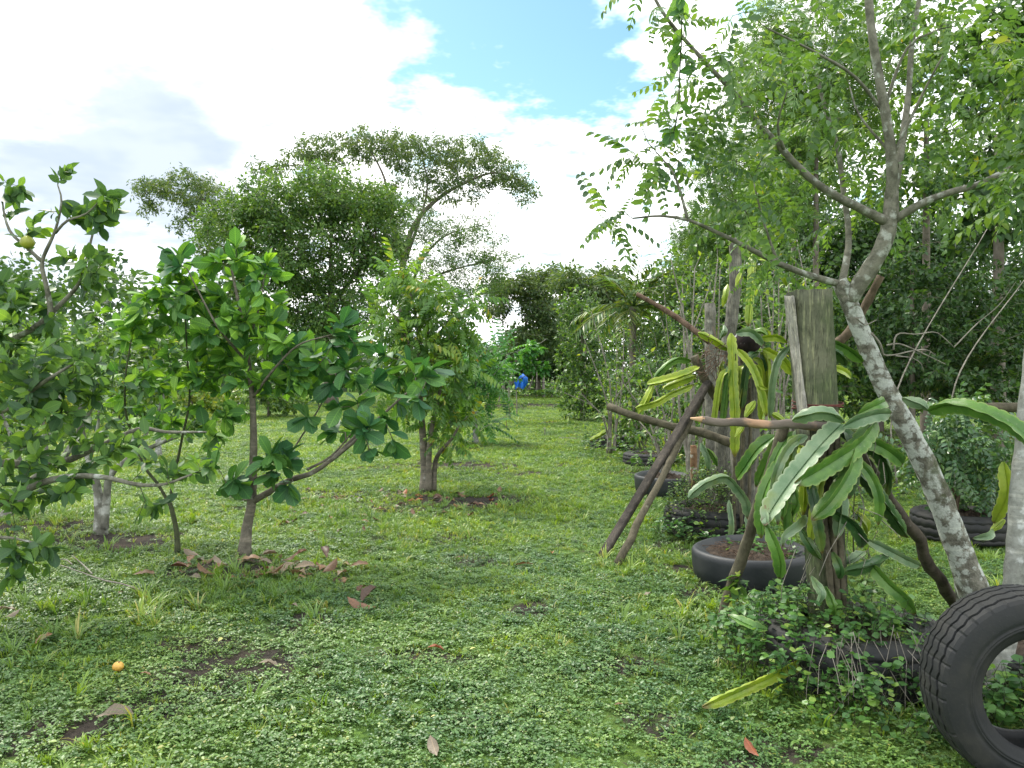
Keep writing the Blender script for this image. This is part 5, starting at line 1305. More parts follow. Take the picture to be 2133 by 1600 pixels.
def flat_tyre(label, x, y, R, h, r_in, mat, tread=True, group='tyre planters along the row', soil_h=.75, seed=0, tilt=(0, 0)):
    rng = RandomState(seed)
    root = empty('tyre_planter', (x, y, 0), label, 'tyre planter', group)
    root.rotation_euler = (math.radians(tilt[0]), math.radians(tilt[1]), rng.rand() * 6)
    hw = h / 2
    if tread:
        body, gid, side = tread_parts(R, h, r_in, grooves=3, depth=.0035)
        k = 120
        def zig(m, a):
            tri = np.abs(((a * 28 / 6.28318) % 1.0) - .5) * 4 - 1
            cut = (((a * 28 / 6.28318) % 1.0) < .12).astype(float)
            sh = np.zeros((m, len(a))); sh[0] = sh[-1] = -cut * .012; sh[1] = sh[-2] = -cut * .010
            return gid[:, None] * tri[None] * .007, sh
        mb = MB(); lathe(mb, body, k, 0, zig); link('tread', mb.mesh('tread', mat), root, (0, 0, hw))
        mb = MB(); lathe(mb, side, 72); link('sidewall', mb.mesh('sidewall', mat), root, (0, 0, hw))
        mb = MB(); lathe(mb, [(r, -z) for r, z in side][::-1], 72); link('sidewall', mb.mesh('sidewall', mat), root, (0, 0, hw))
    else:
        # tyre turned inside out: smooth flaring wall with a rounded lip
        prof = [(R * .90, 0), (R * .955, h * .10), (R * .985, h * .45), (R, h * .80), (R * .995, h * .90), (R * .975, h * .97), (R * .94, h), (R * .90, h * .985), (R * .80, h * .90), (R * .70, h * .80), (R * .66, h * .74), (R * .66, h * .3)]
        a0 = rng.rand() * 6
        def zig(m, a):
            return np.repeat(((np.sin(a * 2 + a0) * .014 + np.sin(a * 3) * .008))[None], m, 0) * np.linspace(0, 1, m)[:, None], np.repeat((np.sin(a * 2 + a0) * .022 + np.sin(a * 5 + a0) * .005)[None], m, 0)
        mb = MB(); lathe(mb, prof, 80, 0, zig); link('wall', mb.mesh('wall', mat), root)
        r_in = R * .68
    # earth fill
    k, m = 40, 9; rr = np.linspace(0, 1, m)[:, None]; a = np.arange(k) * 2 * math.pi / k
    Z = h * soil_h + .05 * (1 - rr ** 2) + rng.normal(size=(m, k)) * .016 + .02 * np.sin(a * 3 + 1) * rr
    Rr = rr * (r_in + .02) * np.ones((1, k))
    V = np.stack([Rr * np.cos(a), Rr * np.sin(a), Z], -1).reshape(-1, 3)
    i = np.arange(m - 1)[:, None] * k; j = np.arange(k)[None]
    mb = MB(); mb.add(V, np.stack([i + j, i + k + j, i + k + (j + 1) % k, i + (j + 1) % k], -1).reshape(-1, 4))
    link('soil', mb.mesh('soil', M['soil']), root)
    return root


def gx(px, Y): return (px - CX) / F * Y


def build_tyres():
    upright_tyre()
    flat_tyre('smooth black tyre planter with bare soil below the hanging cactus', gx(1565, 5.62), 5.62, .445, .235, .29, M['rubber_smooth'], False, seed=1)
    flat_tyre('treaded black tyre planter overgrown with fine weeds behind the leaning boards', gx(1485, 7.3), 7.3, .46, .25, .27, M['rubber'], True, seed=2)
    flat_tyre('smooth small tyre planter half hidden by the leaning board', gx(1392, 9.7), 9.7, .43, .235, .28, M['rubber_smooth'], False, seed=3)
    flat_tyre('dark tyre planter furthest along the lawn edge', gx(1275, 15.6), 15.6, .44, .25, .27, M['rubber'], True, seed=4)
    flat_tyre('dark tyre planter second furthest along the lawn edge', gx(1352, 12.6), 12.6, .43, .22, .27, M['rubber'], True, seed=5)
    flat_tyre('black tyre planter with a grey-green shrub right of the leaning trunk', gx(2003, 7.05), 7.05, .43, .25, .27, M['rubber'], True, seed=6)
    flat_tyre('tyre planter buried under creeping weeds around the tall mossy post', gx(1775, 3.86), 3.86, .46, .27, .28, M['rubber'], True, seed=7)
    flat_tyre('tyre planter lying behind the upright tyre at the right edge', gx(2230, 3.55), 3.62, .40, .22, .25, M['rubber'], True, seed=8)


build_tyres()


# ------------------------------------------------------------------ posts, boards, poles
def slab(mb, C, w, d, ref, rng, mat=0, k=28, groove=.05, top_slope=0.0, split=None):
    """weathered timber: rounded rectangular section with grooves"""
    C = np.asarray(C, float); n = len(C)
    T, U, W = frames(C, ref)
    a = np.arange(k) * 2 * math.pi / k
    cx = np.sign(np.cos(a)) * np.abs(np.cos(a)) ** .48; cy = np.sign(np.sin(a)) * np.abs(np.sin(a)) ** .48
    g = 1 + rng.uniform(-1, .25, k) * groove
    if split is not None: g[split] -= .22
    w = np.broadcast_to(w, (n,)); d = np.broadcast_to(d, (n,))
    j = 1 + rng.normal(size=(n, k)) * groove * .25
    V = C[:, None] + (w[:, None] / 2 * cx * g * j)[..., None] * U[:, None] + (d[:, None] / 2 * cy * g * j)[..., None] * W[:, None]
    V[-1] += T[-1] * (rng.normal(size=k) * .004 + cx * top_slope)[:, None]
    V = np.vstack([V.reshape(-1, 3), C[0], V[-1].mean(0)])
    i = np.arange(n - 1)[:, None] * k; jj = np.arange(k)[None]
    f = np.stack([i + jj, i + (jj + 1) % k, i + k + (jj + 1) % k, i + k + jj], -1).reshape(-1, 4)
    e = (n - 1) * k
    caps = np.vstack([np.stack([np.full(k, n * k), (np.arange(k) + 1) % k, np.arange(k)], -1), np.stack([np.full(k, n * k + 1), e + np.arange(k), e + (np.arange(k) + 1) % k], -1)])
    mb.add(V, [f, caps], mat)


def build_posts():
    r = RandomState(101)
    # tall mossy post
    a = np.array([gx(1738, 3.9), 3.92, -.05]); b = P(1684, 606, 3.92)
    root = empty('wooden_post', [a[0], a[1], 0], 'tall thick mossy wooden post with flat sawn top', 'post'); o = np.array([a[0], a[1], 0.])
    n = 26; C = a + (b - a) * np.linspace(0, 1, n)[:, None]
    mb = MB(); slab(mb, C, np.linspace(.165, .205, n), np.linspace(.15, .17, n), (1, .08, 0), r, groove=.035, split=13)
    link('timber', mb.mesh('timber', M['post'], o), root)
    # weathered sapwood edge split from its left side
    C2 = np.array([P(1643 + t * 34, 617 + t * 290, 3.87 + .02 * math.sin(t * 5)) for t in np.linspace(1, 0, 18)])
    mb = MB(); slab(mb, C2, .013 + .005 * np.sin(np.linspace(0, 9, 18)), .10, (1, .1, 0), r, groove=.16, k=16)
    link('split_edge', mb.mesh('split_edge', M['post_edge'], o), root)
    # twine wound round it
    mb = MB()
    for q in range(4):
        t = np.linspace(0, 6.2832, 40); zc = P(0, 838 + q * 4, 3.9)[2]; cxx = gx(1706, 3.9)
        ring = np.stack([cxx + .112 * np.sign(np.cos(t)) * np.abs(np.cos(t)) ** .5, 3.92 + .095 * np.sign(np.sin(t)) * np.abs(np.sin(t)) ** .5, zc + .012 * np.sin(t + q)], -1)
        tube(mb, ring, .0032, 5, cap=False)
    tw = link('twine', mb.mesh('twine', M['twine'])); tw.location = (0, 0, 0); tag(tw, 'red-brown twine wound round the tall mossy post', 'twine')
    # second dragon fruit post (behind)
    a = np.array([gx(1546, 7.0), 7.0, -.05]); b = P(1556, 735, 7.0); o = np.array([a[0], 7.0, 0.])
    root = empty('wooden_post', o, 'grey round post carrying the yellow-green cactus behind', 'post')
    C = a + (b - a) * np.linspace(0, 1, 20)[:, None]; mb = MB(); slab(mb, C, .225, .22, (1, 0, 0), r, groove=.07, k=22); link('timber', mb.mesh('timber', M['post_grey'], o), root)
    # dark rounded cap with white patches
    cc = P(1556, 713, 6.85); mb = MB(); th = np.linspace(0.02, math.pi - .02, 12)
    def zig(m, an): return RandomState(2).normal(size=(m, len(an))) * .004, RandomState(3).normal(size=(m, len(an))) * .004
    lathe(mb, np.stack([np.sin(th) * .118, -np.cos(th) * .105], -1), 24, 0, zig); cap = link('husk_cap', mb.mesh('husk_cap', M['husk']), None, cc); tag(cap, 'dark round husk with white patches resting on the cactus post', 'husk')
    # old weathered trunks beside it
    for pts, r0, r1, lab, mat in [([np.array([gx(1505, 7.5), 7.5, -.05]), P(1506, 1000, 7.5), P(1507, 820, 7.5), P(1520, 690, 7.5), P(1532, 590, 7.5), P(1530, 490, 7.5)], .085, .055, 'tall weathered grey trunk rising above the cactus post', 'post_grey'),
                              ([np.array([gx(1484, 8.2), 8.2, -.05]), P(1482, 900, 8.2), P(1480, 760, 8.2), P(1479, 632, 8.2)], .062, .055, 'dark broken post left of the weathered grey trunk', 'post_grey'),
                              ([np.array([gx(1447, 7.9), 7.9, -.05]), P(1446, 990, 7.9), P(1444, 928, 7.9)], .035, .033, 'short rusty white-topped pipe in the weeds', 'rust')]:
        C = catmull(np.array(pts), .12); mb = MB(); tube(mb, C, np.linspace(r0, r1, len(C)), 12, 0, .5, .16, r)
        o = link('old_post', mb.mesh('old_post', M[mat], pts[0]), None, pts[0]); tag(o, lab, 'post')
    mbb = P(1540, 640, 7.4)
    # leaning board and pole
    a = G(1252, 1164); b = P(1476, 795, 6.75); n = 16; C = a + (b - a) * np.linspace(-.02, 1, n)[:, None]; mb = MB(); slab(mb, C, .090, .040, (.8, -.6, .4), r, groove=.05, k=20)
    tag(link('leaning_board', mb.mesh('leaning_board', M['board'], a), None, a), 'dark weathered board leaning against the cactus post', 'board')
    stick('leaning_pole', 'thin mossy pole leaning beside the dark board', 'pole', G(1286, 1180), P(1462, 830, 6.8), .033, .026, M['pole'], k=9, wob=.006)
    stick('leaning_pole', 'mossy brown pole leaning in front of the smooth tyre planter', 'pole', np.array([gx(1497, 4.6), 4.6, -.03]), P(1634, 885, 3.98), .034, .027, M['pole'], k=10, wob=.005)
    stick('leaning_pole', 'dark lichen-spotted pole slanting from the cactus to the leaning trunk', 'pole', np.array([gx(1998, 4.95), 4.95, -.03]), P(1782, 940, 3.98), .036, .030, M['pole_dark'], k=10, wob=.008, mid=[P(1885, 1085, 4.45)])
    # crossbars
    root = empty('peeled_stick', P(1440, 872, 3.78), 'half-peeled stick with sharpened pale tip tied across the mossy post', 'stick'); o = P(1440, 872, 3.78)
    C = catmull(np.array(PL([(1462, 874), (1500, 881), (1540, 879), (1600, 885), (1650, 883), (1700, 888), (1748, 893)], 3.78)), .03); mb = MB(); tube(mb, C, np.linspace(.019, .024, len(C)), 12, 0, .5, .12, r); link('stick', mb.mesh('stick', M['peeled'], o), root)
    mb = MB(); C = np.array(PL([(1438, 871), (1450, 873), (1466, 874.5)], 3.78)); tube(mb, C, [.004, .011, .0185], 7, 0, .5, .2, r); link('sharpened_tip', mb.mesh('sharpened_tip', plain_mat('fresh_wood', (.46, .30, .17), .7, .2, 30), o), root)
    stick('crossbar', 'grey-brown pole lying level at the right edge under the arching cactus', 'pole', P(1990, 850, 3.95), P(2190, 847, 3.95), .026, .026, M['pole'], k=9)
    stick('cut_branch', 'long grey cut branch slanting behind the leaning board', 'branch', P(1266, 846, 7.6), P(1545, 932, 7.1), .034, .045, M['pole'], k=9, mid=[P(1320, 866, 7.5), P(1400, 888, 7.4), P(1460, 900, 7.3)])
    stick('cut_branch', 'brown cut branch pointing up left above the cactus', 'branch', P(1326, 612, 7.2), P(1478, 712, 6.9), .019, .031, M['dead_root'], k=9, mid=[P(1400, 655, 7.1)])
    stick('cut_branch', 'stubby sawn brown branch in the middle of the cactus', 'branch', P(1446, 742, 6.75), P(1505, 850, 6.9), .036, .040, M['pole'], k=9, mid=[P(1468, 790, 6.8)])
    stick('cut_branch', 'brown branch slanting behind the tall mossy post', 'branch', P(1700, 745, 5.6), P(1835, 575, 5.4), .035, .028, M['bark_brown'], k=8, mid=[P(1770, 690, 5.5)])


build_posts()


# ------------------------------------------------------------------ dragon fruit cactus: three-winged scalloped stems
def cactus_arm(pts, wpx, Y0, Y1, rng, roll=None, gap=.038):
    n0 = len(pts); Ys = np.linspace(Y0, Y1, n0)
    C0 = np.array([P(px, py, y) for (px, py), y in zip(pts, Ys)])
    # let the stem bow a little towards the viewer
    t = np.linspace(0, 1, n0); C0[:, 1] -= .05 * np.sin(t * math.pi) * (1 if n0 > 2 else 0)
    C = catmull(C0, .0085); n = len(C)
    w = wpx / F * (Y0 + Y1) / 2 * .49
    T, U, W = frames(C, (0.0, -1.0, 0.15))   # U looks towards the viewer
    s = np.concatenate([[0], np.cumsum(np.linalg.norm(np.diff(C, axis=0), axis=1))])
    if roll is None: roll = rng.choice([0, math.pi, math.pi]) + rng.uniform(-.45, .45)
    env = np.clip(np.minimum((s + .006) / .06, (s[-1] - s + .003) / .085), 0, 1) ** .62
    ang = roll + np.linspace(0, rng.uniform(-.3, .3), n)
    rows = []; uvr = []
    ph0 = rng.rand()
    for q, base in enumerate((math.pi / 3, -math.pi / 3, math.pi)):
        sc = .84 + .19 * np.abs(np.sin(math.pi * ((s / gap + ph0 + q * .33) % 1.0))) ** .55
        wq = w * env * 1.0
        a = ang + base
        d = np.cos(a)[:, None] * U + np.sin(a)[:, None] * W; e = -np.sin(a)[:, None] * U + np.cos(a)[:, None] * W
        wav = (rng.uniform(.02, .06) * np.sin(s / gap * math.pi + q))[:, None]
        va = a - math.pi / 3; vd = np.cos(va)[:, None] * U + np.sin(va)[:, None] * W
        rows += [C + vd * (w * env * .17)[:, None], C + d * (wq * .55)[:, None] - e * (w * env * .075)[:, None], C + d * (wq * sc)[:, None] + e * w * wav, C + d * (wq * .55)[:, None] + e * (w * env * .075)[:, None]]
        uvr += [0, .5, 1, .5]
    V = np.stack(rows, 1); k = 12
    uv = np.stack([np.tile(uvr, n), np.repeat(s / s[-1], k)], -1)
    i = np.arange(n - 1)[:, None] * k; j = np.arange(k)[None]
    f = np.stack([i + j, i + (j + 1) % k, i + k + (j + 1) % k, i + k + j], -1).reshape(-1, 4)
    V = np.vstack([V.reshape(-1, 3), C[0], C[-1]]); uv = np.vstack([uv, [0, 0], [0, 1]])
    e = (n - 1) * k
    caps = np.vstack([np.stack([np.full(k, n * k), (np.arange(k) + 1) % k, np.arange(k)], -1), np.stack([np.full(k, n * k + 1), e + np.arange(k), e + (np.arange(k) + 1) % k], -1)])
    mb = MB(); mb.add(V, [f, caps], 0, rng.rand(), uv)
    return mb


ARMS_FRONT = [  # points, width px, Y start, Y end, colour
    ([(1752, 884), (1700, 930), (1640, 1000), (1603, 1058), (1592, 1095)], 50, 3.72, 3.45, 'pale'), ([(1825, 872), (1782, 919), (1723, 960), (1655, 1008)], 50, 3.75, 3.5, 'green'), ([(1784, 935), (1759, 983), (1723, 1038), (1690, 1083)], 46, 3.65, 3.5, 'green'),
    ([(1650, 876), (1680, 862), (1718, 860), (1760, 880)], 36, 3.7, 3.65, 'pale'), ([(1757, 889), (1782, 872), (1818, 862), (1856, 862)], 34, 3.65, 3.75, 'pale'), ([(1788, 863), (1819, 843), (1845, 836)], 30, 3.8, 3.9, 'green'), ([(1879, 830), (1909, 842), (1936, 857)], 30, 4.2, 4.1, 'pale'),
    ([(1934, 857), (1968, 844), (2001, 847), (2044, 861), (2086, 880), (2122, 903), (2150, 935)], 42, 3.8, 3.35, 'green'), ([(1792, 915), (1825, 929), (1854, 948), (1880, 968)], 34, 3.9, 4.0, 'green'), ([(1771, 970), (1806, 1007), (1842, 1057), (1890, 1120)], 36, 3.85, 4.1, 'dark'),
    ([(1598, 1096), (1611, 1136), (1619, 1170), (1624, 1205)], 32, 3.5, 3.55, 'green'), ([(1592, 1060), (1590, 1085), (1597, 1098)], 24, 3.5, 3.5, 'pale'), ([(1680, 1076), (1653, 1091), (1627, 1112), (1629, 1138)], 24, 3.7, 3.6, 'pale'), ([(1685, 1000), (1688, 1050), (1695, 1098), (1712, 1153)], 28, 3.7, 3.65, 'dark'), ([(1650, 1010), (1653, 1045), (1646, 1076)], 24, 3.9, 3.9, 'green'), ([(1664, 1096), (1683, 1136), (1712, 1167)], 24, 3.75, 3.72, 'dark'),
    ([(1757, 1192), (1801, 1174), (1850, 1158)], 30, 3.75, 3.9, 'dark'), ([(1804, 1124), (1842, 1143), (1878, 1162), (1918, 1180)], 24, 3.9, 4.0, 'pale'), ([(1812, 1174), (1842, 1212), (1873, 1240), (1906, 1280)], 34, 3.8, 3.7, 'green'), ([(1728, 1065), (1759, 1081), (1783, 1112), (1794, 1140)], 30, 3.72, 3.85, 'dark'), ([(1735, 1150), (1741, 1180), (1748, 1206)], 24, 3.7, 3.7, 'dark'), ([(1775, 1062), (1794, 1086), (1806, 1114)], 22, 4.1, 4.1, 'yellow'),
    ([(1730, 1335), (1663, 1372), (1597, 1402), (1531, 1435), (1463, 1473)], 28, 3.75, 3.32, 'yellow'), ([(1598, 1312), (1558, 1298), (1517, 1281)], 28, 3.7, 3.8, 'green'), ([(1720, 1222), (1727, 1255), (1738, 1284)], 24, 3.68, 3.66, 'green'), ([(1724, 708), (1760, 731), (1797, 755)], 28, 4.1, 4.15, 'green'), ([(1722, 726), (1743, 742), (1761, 762)], 26, 4.05, 4.1, 'dark'), ([(1722, 762), (1746, 773), (1773, 787)], 18, 4.0, 4.1, 'yellow'), ([(1723, 805), (1735, 829)], 15, 4.0, 4.0, 'yellow'),
    ([(2091, 962), (2084, 1026), (2070, 1090)], 30, 4.0, 4.1, 'yellow'), ([(2093, 1082), (2062, 1110)], 24, 4.1, 4.1, 'yellow'), ([(2068, 1103), (2046, 1112), (2026, 1122)], 20, 4.1, 4.1, 'pale'), ([(2128, 915), (2114, 943), (2106, 968)], 30, 3.9, 3.95, 'dark'), ([(1614, 908), (1574, 933), (1548, 970), (1535, 998)], 34, 4.2, 4.4, 'green'), ([(1624, 910), (1596, 952), (1575, 1014)], 28, 4.15, 4.3, 'green'), ([(1638, 918), (1641, 960), (1632, 993)], 24, 4.0, 4.0, 'pale'),
    ([(1644, 720), (1614, 749), (1601, 802), (1603, 872)], 20, 4.0, 4.1, 'pale'), ([(1770, 945), (1742, 960), (1736, 1000), (1742, 1040)], 28, 4.0, 4.0, 'dark'), ([(1690, 1200), (1702, 1230), (1700, 1262)], 22, 3.7, 3.65, 'pale'), ([(1800, 1150), (1770, 1160), (1752, 1178)], 26, 3.95, 3.9, 'pale')]
ARMS_BACK = [
    ([(1522, 694), (1524, 736), (1524, 789), (1527, 841), (1530, 900), (1531, 952)], 24, 6.6, 6.55, 'yellow'), ([(1517, 746), (1511, 802), (1511, 864)], 16, 6.75, 6.75, 'dark'), ([(1536, 728), (1561, 762), (1580, 810), (1596, 868)], 19, 6.6, 6.55, 'yellow'), ([(1362, 790), (1383, 765), (1409, 749), (1440, 753)], 18, 6.6, 6.7, 'green'), ([(1348, 800), (1391, 789), (1430, 776), (1457, 764)], 20, 6.5, 6.65, 'yellow'), ([(1382, 809), (1417, 794), (1450, 782)], 20, 6.55, 6.65, 'yellow'), ([(1324, 850), (1364, 839), (1398, 820), (1446, 801)], 17, 6.4, 6.6, 'yellow'), ([(1330, 862), (1346, 828), (1361, 798)], 18, 6.5, 6.5, 'yellow'),
    ([(1454, 693), (1477, 705), (1498, 718), (1518, 730)], 19, 6.6, 6.7, 'yellow'), ([(1533, 694), (1561, 694), (1590, 720)], 20, 6.7, 6.7, 'pale'), ([(1585, 705), (1614, 703), (1640, 714)], 19, 6.7, 6.6, 'yellow'), ([(1590, 726), (1627, 749), (1652, 782)], 28, 6.75, 6.7, 'yellow'), ([(1585, 734), (1593, 762), (1600, 799)], 17, 6.8, 6.8, 'dark'), ([(1569, 528), (1564, 566), (1561, 620), (1559, 680)], 20, 7.1, 7.0, 'yellow'), ([(1574, 568), (1574, 595)], 12, 6.9, 6.9, 'pale'), ([(1612, 558), (1629, 581), (1639, 597)], 13, 6.9, 6.9, 'yellow'), ([(1575, 560), (1596, 556), (1612, 562)], 14, 7.0, 7.0, 'yellow'), ([(1578, 540), (1592, 544), (1604, 552)], 13, 7.1, 7.1, 'yellow'),
    ([(1545, 565), (1532, 598)], 13, 7.1, 7.1, 'yellow'), ([(1516, 592), (1508, 615), (1505, 640)], 14, 7.2, 7.2, 'yellow'), ([(1574, 836), (1551, 870)], 22, 6.4, 6.4, 'yellow'), ([(1606, 860), (1637, 877)], 17, 6.3, 6.3, 'yellow'), ([(1550, 886), (1531, 912)], 16, 6.4, 6.4, 'yellow'), ([(1580, 804), (1600, 812)], 14, 6.5, 6.5, 'yellow'), ([(1460, 922), (1472, 952), (1477, 980)], 18, 6.8, 6.8, 'pale'), ([(1472, 934), (1485, 952), (1494, 972)], 15, 6.8, 6.8, 'green'), ([(1560, 700), (1580, 690), (1600, 700)], 17, 6.9, 6.8, 'green'), ([(1500, 705), (1506, 690), (1508, 676)], 15, 6.9, 6.9, 'pale'),
    ([(1434, 1037), (1456, 1014), (1482, 999), (1509, 994), (1532, 1017), (1551, 1044), (1560, 1082)], 24, 6.2, 6.35, 'pale'), ([(1519, 1042), (1522, 1090), (1522, 1130)], 15, 6.6, 6.6, 'pale'), ([(1555, 1070), (1558, 1110), (1560, 1135)], 14, 6.7, 6.7, 'pale')]
ARMS_FAR = [([(1285, 884), (1262, 868), (1238, 872)], 11, 15.3, 15.2, 'green'), ([(1275, 900), (1277, 925), (1273, 948)], 11, 15.2, 15.1, 'yellow'), ([(1270, 893), (1250, 905), (1228, 918)], 11, 15.3, 15.2, 'yellow'), ([(1290, 890), (1305, 872), (1322, 866)], 11, 15.4, 15.4, 'green'), ([(1262, 860), (1280, 872), (1290, 892)], 11, 15.4, 15.4, 'yellow'), ([(1300, 890), (1320, 880), (1335, 892)], 11, 15.4, 15.4, 'yellow')]


_ra = RandomState(88)
for _q in range(20):
    _x = 1690 + _ra.uniform(-50, 110); _y = 890 + _ra.uniform(0, 70); _s = _ra.choice([-1, 1]); _o = _ra.uniform(15, 75); _l = _ra.uniform(90, 210); _Y = _ra.uniform(3.75, 4.15)
    ARMS_FRONT.append(([(_x, _y), (_x + _s * _o * .6, _y + _l * .12), (_x + _s * _o, _y + _l * .5), (_x + _s * _o * _ra.uniform(.8, 1.3), _y + _l)], _ra.uniform(20, 34), _Y, _Y + _ra.uniform(-.15, .1), _ra.choice(['green', 'dark', 'green', 'yellow', 'pale'])))
for _q in range(10):
    _x = 1540 + _ra.uniform(-40, 50); _y = 730 + _ra.uniform(0, 60); _s = _ra.choice([-1, 1]); _o = _ra.uniform(8, 40); _l = _ra.uniform(70, 150); _Y = _ra.uniform(6.6, 6.95)
    ARMS_BACK.append(([(_x, _y), (_x + _s * _o * .7, _y + _l * .15), (_x + _s * _o, _y + _l)], _ra.uniform(14, 19), _Y, _Y, _ra.choice(['green', 'yellow', 'yellow', 'dark'])))


def build_cactus():
    for label, arms, base, seed in [('dragon fruit cactus with broad pale and green arms draped over the mossy post', ARMS_FRONT, (gx(1735, 3.9), 3.9, .25), 11), ('yellow-green dragon fruit cactus hanging from the grey post behind', ARMS_BACK, (gx(1546, 7.0), 6.9, .2), 12), ('small far dragon fruit cactus in the last tyre planter', ARMS_FAR, (gx(1275, 15.6), 15.5, .2), 13)]:
        rng = RandomState(seed); b = np.array(base)
        root = empty('dragon_fruit_cactus', b, label, 'cactus', 'dragon fruit plants')
        for pts, w, y0, y1, colr in arms:
            mb = cactus_arm(pts, w, y0, y1, rng, gap=.046 if y0 < 5 else .06)
            link('cactus_arm', mb.mesh('cactus_arm', M['cac_' + colr], b, smooth=False), root)
        # thick old stems climbing the post
        for q in range(3):
            if seed == 11: pts = [P(1735 + q * 12, 1262, 3.78), P(1722 + q * 14, 1130, 3.78), P(1712 + q * 16, 1000, 3.78), P(1720 + q * 12, 900, 3.78)]
            elif seed == 12: pts = [P(1530 + q * 14, 1110, 6.85), P(1530 + q * 16, 980, 6.85), P(1535 + q * 14, 850, 6.85), P(1530 + q * 14, 740, 6.85)]
            else: pts = [P(1268 + q * 7, 920, 15.4), P(1270 + q * 8, 885, 15.4)]
            C = catmull(np.array(pts), .06); mb = MB(); tube(mb, C, .016, 6, 0, .5, .25, rng); link('climbing_stem', mb.mesh('climbing_stem', M['pole'], b), root)
    # thin aerial roots on the mossy post
    rng = RandomState(78); mb = MB()
    for q in range(60):
        a = P(1690 + rng.uniform(-60, 150), 900 + rng.uniform(0, 260), rng.uniform(3.7, 4.1)); e = a + rng.normal(size=3) * [.09, .05, .05] + [0, 0, -rng.uniform(.05, .3)]
        tube(mb, np.array([a, (a + e) / 2 + rng.normal(size=3) * .04, e]), [.0025, .002, .0012], 4, cap=False)
    tag(link('aerial_roots', mb.mesh('aerial_roots', M['bark_grey'])), 'thin dry aerial roots and twigs hanging round the mossy post', 'roots', kind='stuff')
    # dry brown roots hanging at the head of the back post
    rng = RandomState(77); mb = MB(); c = P(1490, 745, 6.65)
    for q in range(55):
        a = c + rng.normal(size=3) * [.08, .06, .08]; e = a + rng.normal(size=3) * [.10, .06, .08] + [0, 0, -.06]; m = (a + e) / 2 + rng.normal(size=3) * .03
        tube(mb, np.array([a, m, e]), [.004, .003, .0015], 4, cap=False)
    tag(link('dry_roots', mb.mesh('dry_roots', M['dead_root'])), 'tangle of dry brown roots and spent flowers at the head of the cactus post', 'roots', kind='stuff')


build_cactus()


# ------------------------------------------------------------------ weeds, vines and planted shrubs
def weed_patch(name, label, c, rx, ry, h, n, rng, mat, size, tpls=None, stems=True, flat=.5, dome=1.0, kind='stuff', cat='weeds'):
    mb = MB(); tpls = tpls or LEAFY
    for q in range(n):
        a = rng.rand() * 6.283; d = math.sqrt(rng.rand())
        x = c[0] + rx * d * math.cos(a); y = c[1] + ry * d * math.sin(a)
        top = h * (1 - dome * d ** 2.2) * rng.uniform(.6, 1.12) + .04
        p0 = np.array([x, y, max(0, top - rng.uniform(.08, .2))]); p1 = np.array([x + rng.normal() * .05, y + rng.normal() * .05 - .02, top])
        C = np.array([p0, (p0 + p1) / 2 + rng.normal(size=3) * .015, p1])
        tube(mb, C, [.0022, .0018, .001], 3, 1, .5, cap=False)
        k = rng.randint(4, 9); t = rng.rand(k); an = rng.rand(k) * 6.283
        Pp = p0 + (p1 - p0) * (.3 + .7 * t[:, None]); D = np.stack([np.cos(an), np.sin(an), rng.uniform(-.3, .35, k)], -1)
        add_leaves(mb, tpls[rng.randint(len(tpls))], Pp, D, np.array([0, -.15, 1.0]) + rng.normal(size=(k, 3)) * .4, size * rng.uniform(.55, 1.25, k), np.full(k, rng.rand()) + rng.rand(k) * .2)
    o = link(name, mb.mesh(name, [mat, M['bark_green']])); tag(o, label, cat, kind=kind); return o


